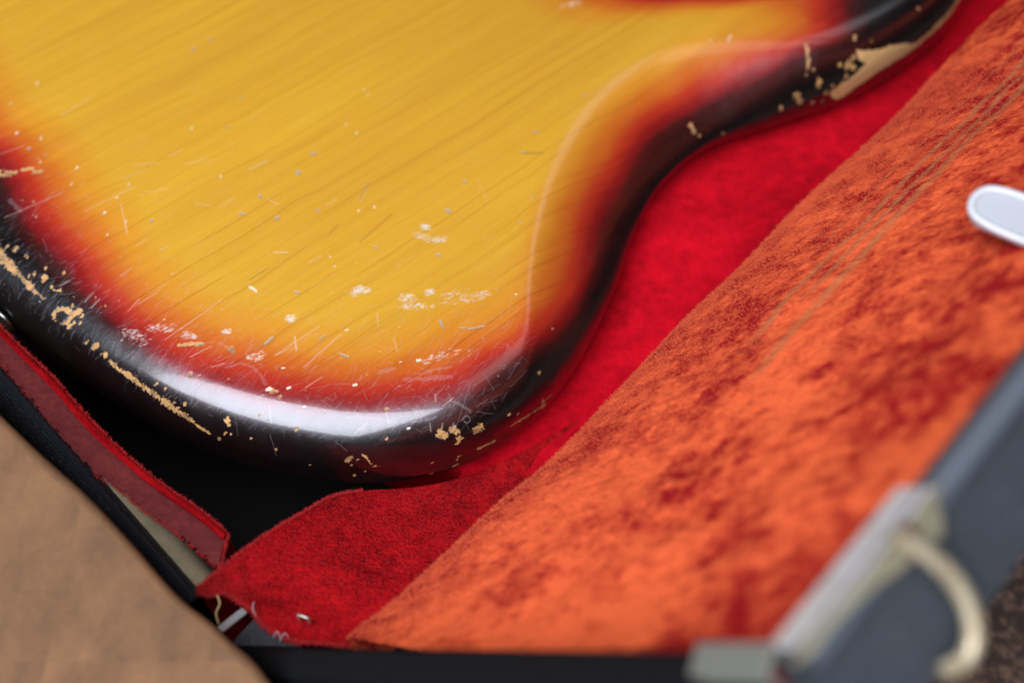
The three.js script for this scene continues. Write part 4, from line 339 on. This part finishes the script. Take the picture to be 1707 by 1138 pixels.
// ---------------------------------------------------------------- the case
let lidLining, cornerLining;
const guitarCase = thing('guitar_case', 'open black guitar case lined with red plush, painted orange where the lid catches light, worn at the corner', 'guitar case');
const FLOOR = 0.0455, PIT = -0.03;
const R0 = V3(WALL_RIDGE[0]), R1 = V3(WALL_RIDGE[1]);
const wallDir = R1.clone().sub(R0).normalize(), wallOut = new THREE.Vector3(-wallDir.z, 0, wallDir.x);   // towards the outside of the tail wall
if (wallOut.z < 0) wallOut.negate();
{ // floor lining: a raised bed under the guitar; the tail pit is deepened so that it goes dark
  const K0 = CONTOUR[1], K1 = CONTOUR[CONTOUR.length - 1];
  const sh = new THREE.Shape([...BED, [K1[0] + 0.01, K1[2]], [K0[0] + 0.01, K0[2] - 0.02]].map(p => new THREE.Vector2(p[0], -p[1])));
  const g = new THREE.ExtrudeGeometry(sh, { depth: FLOOR - PIT, bevelEnabled: false }); g.rotateX(-Math.PI / 2); g.translate(0, PIT, 0);
  const p = g.attributes.position, uv = g.attributes.uv; for (let i = 0; i < p.count; i++) uv.setXY(i, (p.getX(i) + 0.32) / 0.6, (p.getZ(i) + 0.42) / 0.6);
  mesh('floor_lining', g, floorPlush, guitarCase);
  
  const b = new THREE.ShapeGeometry(new THREE.Shape([[R0.x, R0.z], [R1.x, R1.z], [K0[0], K0[2]], [K1[0], K1[2]], [K1[0] - 0.2, K1[2] - 0.2], [R0.x + 0.1, R0.z - 0.2]].map(p => new THREE.Vector2(p[0], -p[1])))); b.rotateX(-Math.PI / 2); b.translate(0, PIT - 0.002, 0);
  mesh('case_bottom', b, new THREE.MeshStandardMaterial({ color: new THREE.Color(0.003, 0.002, 0.002), roughness: 1 }), guitarCase);  // near-black colour stands in for the shade in the pit
}
{ // tail wall: bent leatherette over a board
  const prof = [[-0.010, -0.04], [-0.010, 0.0855], [-0.0022, 0.0862], [-0.0012, 0.0885], [0.0004, 0.0901], [0.0022, 0.0903], [0.0048, 0.0893], [0.0074, 0.0868], [0.0092, 0.0832], [0.0100, 0.079], [0.0102, 0.07], [0.0102, -0.045]];
  const L = R1.distanceTo(R0) + 0.004, n = 60; let acc = [0]; for (let i = 1; i < prof.length; i++) acc.push(acc[i - 1] + Math.hypot(prof[i][0] - prof[i - 1][0], prof[i][1] - prof[i - 1][1]));
  const pick = (a, b) => gridGeo(n, b - a, (u, v, i, j) => { const q = prof[a + j]; return { p: R0.clone().addScaledVector(wallDir, u * L).addScaledVector(wallOut, q[0]).setY(q[1] + 0.0004 * (noise(u * 40, j, 401) - 0.5)), uv: [u * L / 0.3, acc[a + j] / 0.3] }; });
  const wall = mesh('tail_wall', pick(2, prof.length - 1), black, guitarCase);
  const pp = []; for (let i = 0; i <= 60; i++) { const u = i / 60; pp.push(R0.clone().addScaledVector(wallDir, u * L).addScaledVector(wallOut, 0.0012 + 0.0003 * (noise(u * 50, 1, 405) - 0.5)).setY(0.0899 + 0.0003 * (noise(u * 60, 2, 406) - 0.5))); }
  mesh('ridge_highlight', new THREE.TubeGeometry(new THREE.CatmullRomCurve3(pp), 400, 0.0012, 10, false), ridgeHighlightMat, guitarCase);  // added lighter tube, standing in for the highlight along the ridge
  const bg = pick(0, 2); const uv = bg.attributes.uv; for (let i = 0; i < uv.count; i++) uv.setXY(i, uv.getX(i) * 3, uv.getY(i) * 3);
  mesh('bare_board', bg, boardMat, guitarCase);
}
const loft = (A, B, nu, nv, fn) => { const a = resample3(A, nu), b = resample3(B, nu); return gridGeo(nu, nv, (u, v, i, j) => fn(a[i], b[i], u, v)); };
{ // peeled lining lying on top of the tail wall, its inner edge rolled over into the case
  const down = new THREE.Vector3();
  const g1 = loft(LINING_OUT, LINING_IN, 160, 16, (a, b, u, v) => { const rag = v === 0 ? (noise(u * 120, 1, 421) - 0.5) * 0.0022 : 0; const p = a.clone().lerp(b, v * 0.74); p.addScaledVector(wallOut, rag); p.y += 0.0002 + 0.0009 * Math.sin(v * 3.14) + 0.0012 * (fbm(p.x * 90, p.z * 90, 423, 3) - 0.5); return { p, uv: [(p.x + 0.3) / 0.2, (p.z + 0.1) / 0.2] }; });
  const flap = mesh('lining_backing', upward(g1), backing, guitarCase);
  const roll = (u, v, a, b) => { const c = a.clone().lerp(b, 0.72), e = b.clone(); const w = c.distanceTo(e); const dir = e.clone().sub(c).normalize(); const r = w;
    const q = v < 0.6 ? v / 0.6 : 1; const th = -0.5 + q * (Math.PI / 2 + 0.5);
    const p = c.clone().addScaledVector(dir, r * (0.15 + 0.85 * Math.sin(Math.max(th, 0)) + Math.min(th, 0) * 0.3)); p.y += -r * 0.55 * (1 - Math.cos(th)) + 0.0018;
    if (v >= 0.6) p.y = mix(p.y, PIT, (v - 0.6) / 0.4);
    p.y += 0.0006 * (fbm(u * 160, v * 9, 427, 3) - 0.5); return p; };
  const g2 = loft(LINING_OUT, LINING_IN, 220, 30, (a, b, u, v) => ({ p: roll(u, v, a, b), uv: [u * 0.8, v * 0.25] }));
  mesh('wall_lining', g2, cornerPlush, guitarCase);
}
{ // corner lining: the plush sheet that hangs from the rim at the corner down to the floor
  const top = resample3(FLAP_TOP, 100), low = resample3(FLAP_LOW, 100);
  const far = new THREE.Vector3(...FLAP_MIDP[1]);
  const H = (u, v) => { const a = top[Math.round(u * 100)], b = low[Math.round(u * 100)]; return a.clone().lerp(b, v); };
  const g = gridGeo(100, 60, (u, v) => { const p = H(u, v), e = Math.min(1, 8 * (1 - v)); p.y += 0.0022 * (fbm(p.x * 70, p.z * 70, 441, 3) - 0.5) * e - 0.007 * Math.sin(v * 3.1416) * u; if (v === 1) { p.z += 0.0016 * (noise(u * 60, 3, 443) - 0.5); p.x += 0.0012 * (noise(u * 50, 5, 444) - 0.5); } return { p, uv: [(p.x + 0.14) / 0.3, (p.z + 0.1) / 0.3] }; });
  cornerLining = mesh('corner_lining', upward(g), cornerPlush, guitarCase);
  const s = gridGeo(100, 8, (u, v) => { const p = top[Math.round(u * 100)].clone(); p.x -= 0.0010 * Math.sin(v * 1.57); p.z -= 0.0010 * Math.sin(v * 1.57); p.y = mix(p.y, PIT, v); return { p, uv: [(p.x + 0.14) / 0.3, v * 0.2] }; });
  mesh('corner_lining_side', s, cornerPlush, guitarCase);
}

// ---------------------------------------------------------------- the lid, opened out to the right
const lid = new THREE.Group(); lid.name = 'lid'; guitarCase.add(lid);
const P0 = V3(LID_RIM[0]), P1 = V3(LID_RIM[1]), HE = V3(LID_END[0]);
const along = P1.clone().sub(P0).normalize();          // along the long rim
const rimAt = t => P0.clone().addScaledVector(along, t * 0.46);
const contour = resample3(CONTOUR, 420);
const across = P0.clone().sub(V3(CONTOUR[1])); across.addScaledVector(along, -across.dot(along)); across.normalize();
const lidUp = along.clone().cross(across).normalize(); if (lidUp.y < 0) lidUp.negate();
const lidOut = across.clone();
{
  const prof = v => v < 0.02 ? mix(-0.012, -0.0012, Math.sqrt(v / 0.02)) : 0.0012 - 0.0034 * smooth(0.02, 0.30, v) - 0.010 * smooth(0.15, 0.7, v) - 0.004 * smooth(0.7, 1, v);
  const nu = 420, nv = 190;
  const g = gridGeo(nu, nv, (u, w, i, j) => {
    const v = w < 0.1 ? w * 0.3 : mix(0.03, 1.0, Math.pow((w - 0.1) / 0.9, 1.05));
    const a = contour[i], b = rimAt(u * 1.02 - 0.0), p = a.clone().lerp(b, v);
    const x = u * 0.46, y = v * 0.14;
    const n = 0.0024 * (fbm(x * 50, y * 70, 501, 2) - 0.5) * smooth(0.05, 0.4, v) + 0.0006 * (1 - 0.75 * smooth(0.15, 0.5, v)) * (fbm(x * 340, y * 420, 505, 2) - 0.5) + 0.0004 * (noise(x * 1000, y * 1100, 507) - 0.5);
    p.addScaledVector(lidUp, prof(v) + n);
    return { p, uv: [x / 0.5, y / 0.156] };
  });
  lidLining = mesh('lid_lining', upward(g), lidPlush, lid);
}
function wallSweep(A, B, inward, up, prof, n = 40) {   // a wall section swept from A to B; prof rows are [inward, up]
  let acc = [0]; for (let i = 1; i < prof.length; i++) acc.push(acc[i - 1] + Math.hypot(prof[i][0] - prof[i - 1][0], prof[i][1] - prof[i - 1][1]));
  const L = A.distanceTo(B);
  return gridGeo(n, prof.length - 1, (u, v, i, j) => ({ p: A.clone().lerp(B, u).addScaledVector(inward, prof[j][0]).addScaledVector(up, prof[j][1]), uv: [u * L / 0.3, acc[j] / 0.3] }));
}
const rimProf = (t, h) => { const r = t / 2, o = [[t, -0.03]]; for (let k = 0; k <= 10; k++) { const a = k / 10 * Math.PI; o.push([r + r * Math.cos(a), -r * 0.6 + r * 0.6 * Math.sin(a)]); } for (let k = 1; k <= 6; k++) o.push([0, mix(-r * 0.6, -h, k / 6)]); return o.map(p => [p[0] - t, p[1]]); };
{ // long outer wall, its rim rolled
  mesh('long_wall', wallSweep(P0.clone().addScaledVector(along, -0.002), rimAt(1.1), across.clone().negate(), lidUp, rimProf(0.008, 0.0245)), litVinyl, lid);
  // end wall towards the photographer
  const dir = P0.clone().sub(HE).normalize(), inn = new THREE.Vector3(dir.z, 0, -dir.x).normalize(); if (inn.z > 0) inn.negate();
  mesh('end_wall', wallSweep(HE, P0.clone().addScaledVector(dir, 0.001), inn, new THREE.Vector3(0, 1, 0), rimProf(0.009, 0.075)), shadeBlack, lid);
}

{ // welt along the long rim
  const pts = []; for (let i = 0; i <= 30; i++) pts.push(rimAt(i / 30 * 1.05).addScaledVector(lidOut, 0.0066).addScaledVector(lidUp, -0.0022));
  const g = new THREE.TubeGeometry(new THREE.CatmullRomCurve3(pts), 60, 0.0030, 14, false);
  mesh('rim_welt', g, new THREE.MeshPhysicalMaterial({ color: new THREE.Color(0.085, 0.096, 0.11), roughness: 0.55 }), lid);
}
const local = (t, d, o) => P0.clone().addScaledVector(along, t).addScaledVector(lidUp, -d).addScaledVector(lidOut, o);
const frame = new THREE.Matrix4().makeBasis(along, lidUp, lidOut);
const inFrame = (g, t, d, o) => { const p = local(t, d, o); return g.applyMatrix4(frame.clone().setPosition(p)); };
{ // corner latch: plate over the rim, flange down the outside, rivet and bent hasp
  const latch = new THREE.Group(); latch.name = 'latch'; lid.add(latch);
  const len = PLATE[1] - PLATE[0];
  mesh('top_plate', inFrame(new RoundedBoxGeometry(len, 0.0022, 0.0098, 4, 0.0009), PLATE[0] + len / 2, 0.0004, 0.0040), nickel, latch);
  const sh = new THREE.Shape(); sh.moveTo(PLATE[0] - 0.0005, 0.0005); FLANGE.forEach(p => sh.lineTo(p[0], -p[1])); sh.lineTo(PLATE[1] - 0.0005, 0.0005);
  const fg = new THREE.ExtrudeGeometry(sh, { depth: 0.0008, bevelEnabled: true, bevelSize: 0.0005, bevelThickness: 0.0004, bevelSegments: 3 });
  mesh('side_flange', inFrame(fg, 0, 0, 0.0090), brass, latch);
  const rv = new THREE.SphereGeometry(0.0019, 20, 10, 0, 6.283, 0, 1.57); rv.rotateX(Math.PI / 2); rv.scale(1, 1, 0.6);
  mesh('rivet', inFrame(rv, RIVET[0][0], RIVET[0][1], 0.0102), new THREE.MeshStandardMaterial({ color: new THREE.Color(0.16, 0.07, 0.04), metalness: 0.4, roughness: 0.6 }), latch);
  const c = new THREE.CatmullRomCurve3(HASP.map((p, i) => local(p[0], p[1], 0.011 + 0.004 * Math.sin(i / (HASP.length - 1) * 2.6))));
  mesh('hasp', new THREE.TubeGeometry(c, 60, 0.0017, 14, false), new THREE.MeshStandardMaterial({ map: tarnish([0.34, 0.25, 0.13], [0.60, 0.52, 0.36]), metalness: 0.4, roughness: 0.4 }), latch);
  const dir = P0.clone().sub(HE).normalize(), nrm = new THREE.Vector3(-dir.z, 0, dir.x); if (nrm.z < 0) nrm.negate();
  const m = new THREE.Matrix4().makeBasis(dir, nrm.clone().cross(dir).normalize().multiplyScalar(nrm.clone().cross(dir).y < 0 ? -1 : 1), nrm);
  const eg = mergeGeometries([new RoundedBoxGeometry(0.018, 0.0016, 0.0096, 4, 0.0007).translate(-0.008, 0.0004, 0.0040), new RoundedBoxGeometry(0.016, 0.005, 0.0012, 4, 0.0005).translate(-0.006, -0.0022, 0.0092)]);
  eg.applyMatrix4(m.setPosition(P0)); mesh('end_plate', eg, wornSteel, latch);
}
{ // second fastener higher up the rim: only its rounded tongue is in view
  const a = V3(TONGUE[0]), b = V3(TONGUE[1]), x = b.clone().sub(a), L = x.length() + 0.02; x.normalize();
  const up = new THREE.Vector3(0.05, 0.9, 0.35), z = x.clone().cross(up).normalize(), y = z.clone().cross(x).normalize(), r = 0.0056;
  const sh = new THREE.Shape(); sh.moveTo(L, -r); sh.lineTo(0, -r); sh.absarc(0, 0, r, -Math.PI / 2, Math.PI / 2, true); sh.lineTo(L, r); sh.closePath();
  const g = new THREE.ExtrudeGeometry(sh, { depth: 0.0016, bevelEnabled: true, bevelSize: 0.0006, bevelThickness: 0.0006, bevelSegments: 3, curveSegments: 24 });
  const lip = new THREE.TubeGeometry(new THREE.CatmullRomCurve3([[L, r], [L * 0.5, r], [0.001, r], [-r * 0.7, r * 0.7], [-r, 0], [-r * 0.7, -r * 0.7], [0.001, -r], [L * 0.5, -r], [L, -r]].map(p => new THREE.Vector3(p[0], p[1], 0.0024))), 80, 0.0011, 10, false);
  const M = new THREE.Matrix4().makeBasis(x, z.clone().negate(), y).setPosition(a);
  const white = new THREE.MeshPhysicalMaterial({ color: new THREE.Color(0.54, 0.55, 0.55), metalness: 0.1, roughness: 0.4 });
  const t = mesh('latch_tongue', g.applyMatrix4(M), new THREE.MeshStandardMaterial({ color: new THREE.Color(0.40, 0.41, 0.42), metalness: 0.1, roughness: 0.45 }), lid);
  mesh('raised_lip', lip.applyMatrix4(M), white, t);
}
{ // the broken corner: end cap of the lid wall, pale hinge strip, staple, threads
  const sh = new THREE.Shape(CAP.map(p => new THREE.Vector2(p[0], -p[1])));
  const g = new THREE.ExtrudeGeometry(sh, { depth: 0.03, bevelEnabled: true, bevelSize: 0.0004, bevelThickness: 0.0004, bevelSegments: 2 }); g.rotateX(-Math.PI / 2); g.translate(0, 0.0885 - 0.0304, 0);
  mesh('end_cap', g, leatherette([0.045, 0.045, 0.048], 0.0003, 40), lid);
  const a = V3(BAR[0]), b = V3(BAR[1]), x = b.clone().sub(a), L = x.length(); x.normalize();
  const z = x.clone().cross(new THREE.Vector3(0, 1, 0)).normalize(), y = z.clone().cross(x);
  mesh('hinge_strip', new RoundedBoxGeometry(L, 0.0014, 0.0026, 3, 0.0005).applyMatrix4(new THREE.Matrix4().makeBasis(x, y, z).setPosition(a.clone().lerp(b, 0.5))), new THREE.MeshStandardMaterial({ color: new THREE.Color(0.62, 0.58, 0.54), metalness: 0.3, roughness: 0.5 }), guitarCase);
  const s0 = V3(STAPLE[0]), s1 = V3(STAPLE[1]);
  const st = new THREE.CatmullRomCurve3([s0.clone().add(new THREE.Vector3(0, -0.003, 0)), s0.clone().add(new THREE.Vector3(0, 0.0006, 0)), s0.clone().lerp(s1, 0.5).add(new THREE.Vector3(0, 0.001, 0)), s1.clone().add(new THREE.Vector3(0, 0.0006, 0)), s1.clone().add(new THREE.Vector3(0, -0.003, 0))], false, 'catmullrom', 0.2);
  mesh('staple', new THREE.TubeGeometry(st, 30, 0.0005, 8, false), new THREE.MeshStandardMaterial({ color: new THREE.Color(0.5, 0.42, 0.34), metalness: 0.7, roughness: 0.4 }), guitarCase);
  THREADS.forEach((t, i) => mesh('thread', new THREE.TubeGeometry(new THREE.CatmullRomCurve3(t.map(V3)), 24, i ? 0.00012 : 0.0004, 6, false), new THREE.MeshStandardMaterial({ color: i ? new THREE.Color(0.6, 0.58, 0.6) : new THREE.Color(0.5, 0.36, 0.16), roughness: 0.8 }), guitarCase));
}
// frayed pile along the cut and folded edges
function fibres(name, edge, count, len, wide, dirFn, mat, parent) {
  const pos = [], idx = [];
  for (let n = 0; n < (count < 0 ? edge.length : count); n++) {
    const t = count < 0 ? n : rnd() * (edge.length - 1), i = Math.floor(t), p = edge[i].clone().lerp(edge[Math.min(i + 1, edge.length - 1)], t - i), d = dirFn().normalize(), l = len * (0.4 + 0.9 * rnd()), w = wide * (0.6 + 0.8 * rnd());
    p.x += (rnd() - 0.5) * 0.0008; p.z += (rnd() - 0.5) * 0.0008;
    const sx = new THREE.Vector3(rnd() - 0.5, rnd() - 0.5, rnd() - 0.5).cross(d).normalize(), sy = d.clone().cross(sx), b = pos.length / 3, bend = sx.clone().multiplyScalar((rnd() - 0.5) * l);
    for (let k = 0; k < 3; k++) { const a = k * 2.094, q = p.clone().addScaledVector(sx, Math.cos(a) * w).addScaledVector(sy, Math.sin(a) * w); pos.push(q.x, q.y, q.z); }
    for (let k = 0; k < 3; k++) { const a = k * 2.094, q = p.clone().addScaledVector(d, l * 0.55).addScaledVector(bend, 0.3).addScaledVector(sx, Math.cos(a) * w * 0.7).addScaledVector(sy, Math.sin(a) * w * 0.7); pos.push(q.x, q.y, q.z); }
    const q = p.clone().addScaledVector(d, l).add(bend); pos.push(q.x, q.y, q.z);
    for (let k = 0; k < 3; k++) { const m = (k + 1) % 3; idx.push(b + k, b + m, b + 3 + k, b + m, b + 3 + m, b + 3 + k, b + 3 + k, b + 3 + m, b + 6); }
  }
  const g = new THREE.BufferGeometry(); g.setAttribute('position', new THREE.Float32BufferAttribute(pos, 3)); g.setIndex(idx); g.computeVertexNormals();
  const m = mesh(name, g, mat, parent); m.userData.kind = 'stuff'; return m;
}
{
  const rv = (x, y, z, s) => new THREE.Vector3(x + (rnd() - 0.5) * s, y + (rnd() - 0.5) * s, z + (rnd() - 0.5) * s);
  const red = new THREE.MeshStandardMaterial({ color: new THREE.Color(0.50, 0.012, 0.012), roughness: 0.7 }), lidPile = new THREE.MeshStandardMaterial({ color: new THREE.Color(0.62, 0.085, 0.028), roughness: 0.8 });
  fibres('frayed_edge', resample3(FLAP_LOW.slice(0, 10), 200), 1500, 0.0016, 0.00010, () => rv(-0.7, 0.1, 0.9, 1.4), red, guitarCase);
  fibres('frayed_edge', resample3(FLAP_TOP.slice(0, 6), 200), 1400, 0.0011, 0.00009, () => rv(-0.5, 0.8, -0.5, 1.2), red, guitarCase);
  fibres('frayed_edge', resample3(LINING_OUT, 200), 1200, 0.0013, 0.00009, () => rv(wallOut.x, 0.15, wallOut.z, 1.0), red, guitarCase);
  fibres('frayed_edge', resample3(LINING_IN, 200), 2200, 0.0012, 0.00009, () => rv(-wallOut.x * 0.5, 0.7, -wallOut.z * 0.5, 1.2), red, guitarCase);
  fibres('frayed_edge', [LINING_IN[LINING_IN.length - 1], LINING_OUT[LINING_OUT.length - 1]].map(V3), 260, 0.0016, 0.00010, () => rv(wallDir.x, 0.3, wallDir.z, 1.2), red, guitarCase);
  // standing pile of the plush, where it is near enough to see
  const lp = lidLining.geometry.attributes.position, W = 421, cl = cornerLining.geometry.attributes.position;
  const spots = []; for (let n = 0; n < 52000; n++) { const i = Math.floor(rnd() * 300), j = Math.floor(rnd() * rnd() * 110), k = j * W + i, m = k + W + 1, t = rnd(), q = rnd(); const a = new THREE.Vector3().fromBufferAttribute(lp, k), b = new THREE.Vector3().fromBufferAttribute(lp, k + 1), c = new THREE.Vector3().fromBufferAttribute(lp, k + W); spots.push(a.clone().addScaledVector(b.sub(a), t).addScaledVector(c.sub(a), q)); }
  fibres('pile', spots, -1, 0.0008, 0.00011, () => rv(lidUp.x - 0.3, lidUp.y, lidUp.z - 0.1, 1.3), lidPile, lid);
  const spots2 = []; for (let n = 0; n < 15000; n++) { const i = Math.floor(rnd() * 100), j = Math.floor(rnd() * 60), k = j * 101 + i; const a = new THREE.Vector3().fromBufferAttribute(cl, k), b = new THREE.Vector3().fromBufferAttribute(cl, k + 1), c = new THREE.Vector3().fromBufferAttribute(cl, k + 101); spots2.push(a.clone().addScaledVector(b.sub(a), rnd()).addScaledVector(c.sub(a), rnd())); }
  fibres('pile', spots2, -1, 0.0008, 0.00009, () => rv(0.3, 0.8, 0.3, 1.3), red, guitarCase);
}

// ---------------------------------------------------------------- brown panel, front left
{
  const sh = new THREE.Shape(); const c = new THREE.CatmullRomCurve3(PANEL.slice(0, 13).map(p => new THREE.Vector3(p[0], 0, p[1])), false, 'centripetal').getPoints(80);
  c.forEach((p, i) => i ? sh.lineTo(p.x, -p.z) : sh.moveTo(p.x, -p.z)); sh.lineTo(PANEL[13][0], -PANEL[13][1]);
  const g = new THREE.ExtrudeGeometry(sh, { depth: 0.16, bevelEnabled: true, bevelSize: 0.003, bevelOffset: -0.003, bevelThickness: 0.003, bevelSegments: 4, curveSegments: 8 });
  g.rotateX(-Math.PI / 2); g.translate(0, 0.12 - 0.163, 0);
  const map = paint(512, 512, (x, y) => { const a = fbm(x / 34, y / 70, 601, 4), b = fbm(x / 5, y / 5, 607, 3), t = clamp(0.55 + 1.1 * (a - 0.5) + 0.4 * (b - 0.5)); return [mix(0.10, 0.215, t), mix(0.046, 0.100, t), mix(0.017, 0.037, t)]; }, true, true);
  map.repeat.set(8, 8);
  const o = mesh('brown_panel', g, new THREE.MeshStandardMaterial({ map, roughness: 0.8 }));
  o.userData = { label: 'blurred plain tan brown panel crossing the lower left corner in front of the case', category: 'panel' };
}
/*@DEV@*/
renderer.render(scene, camera);
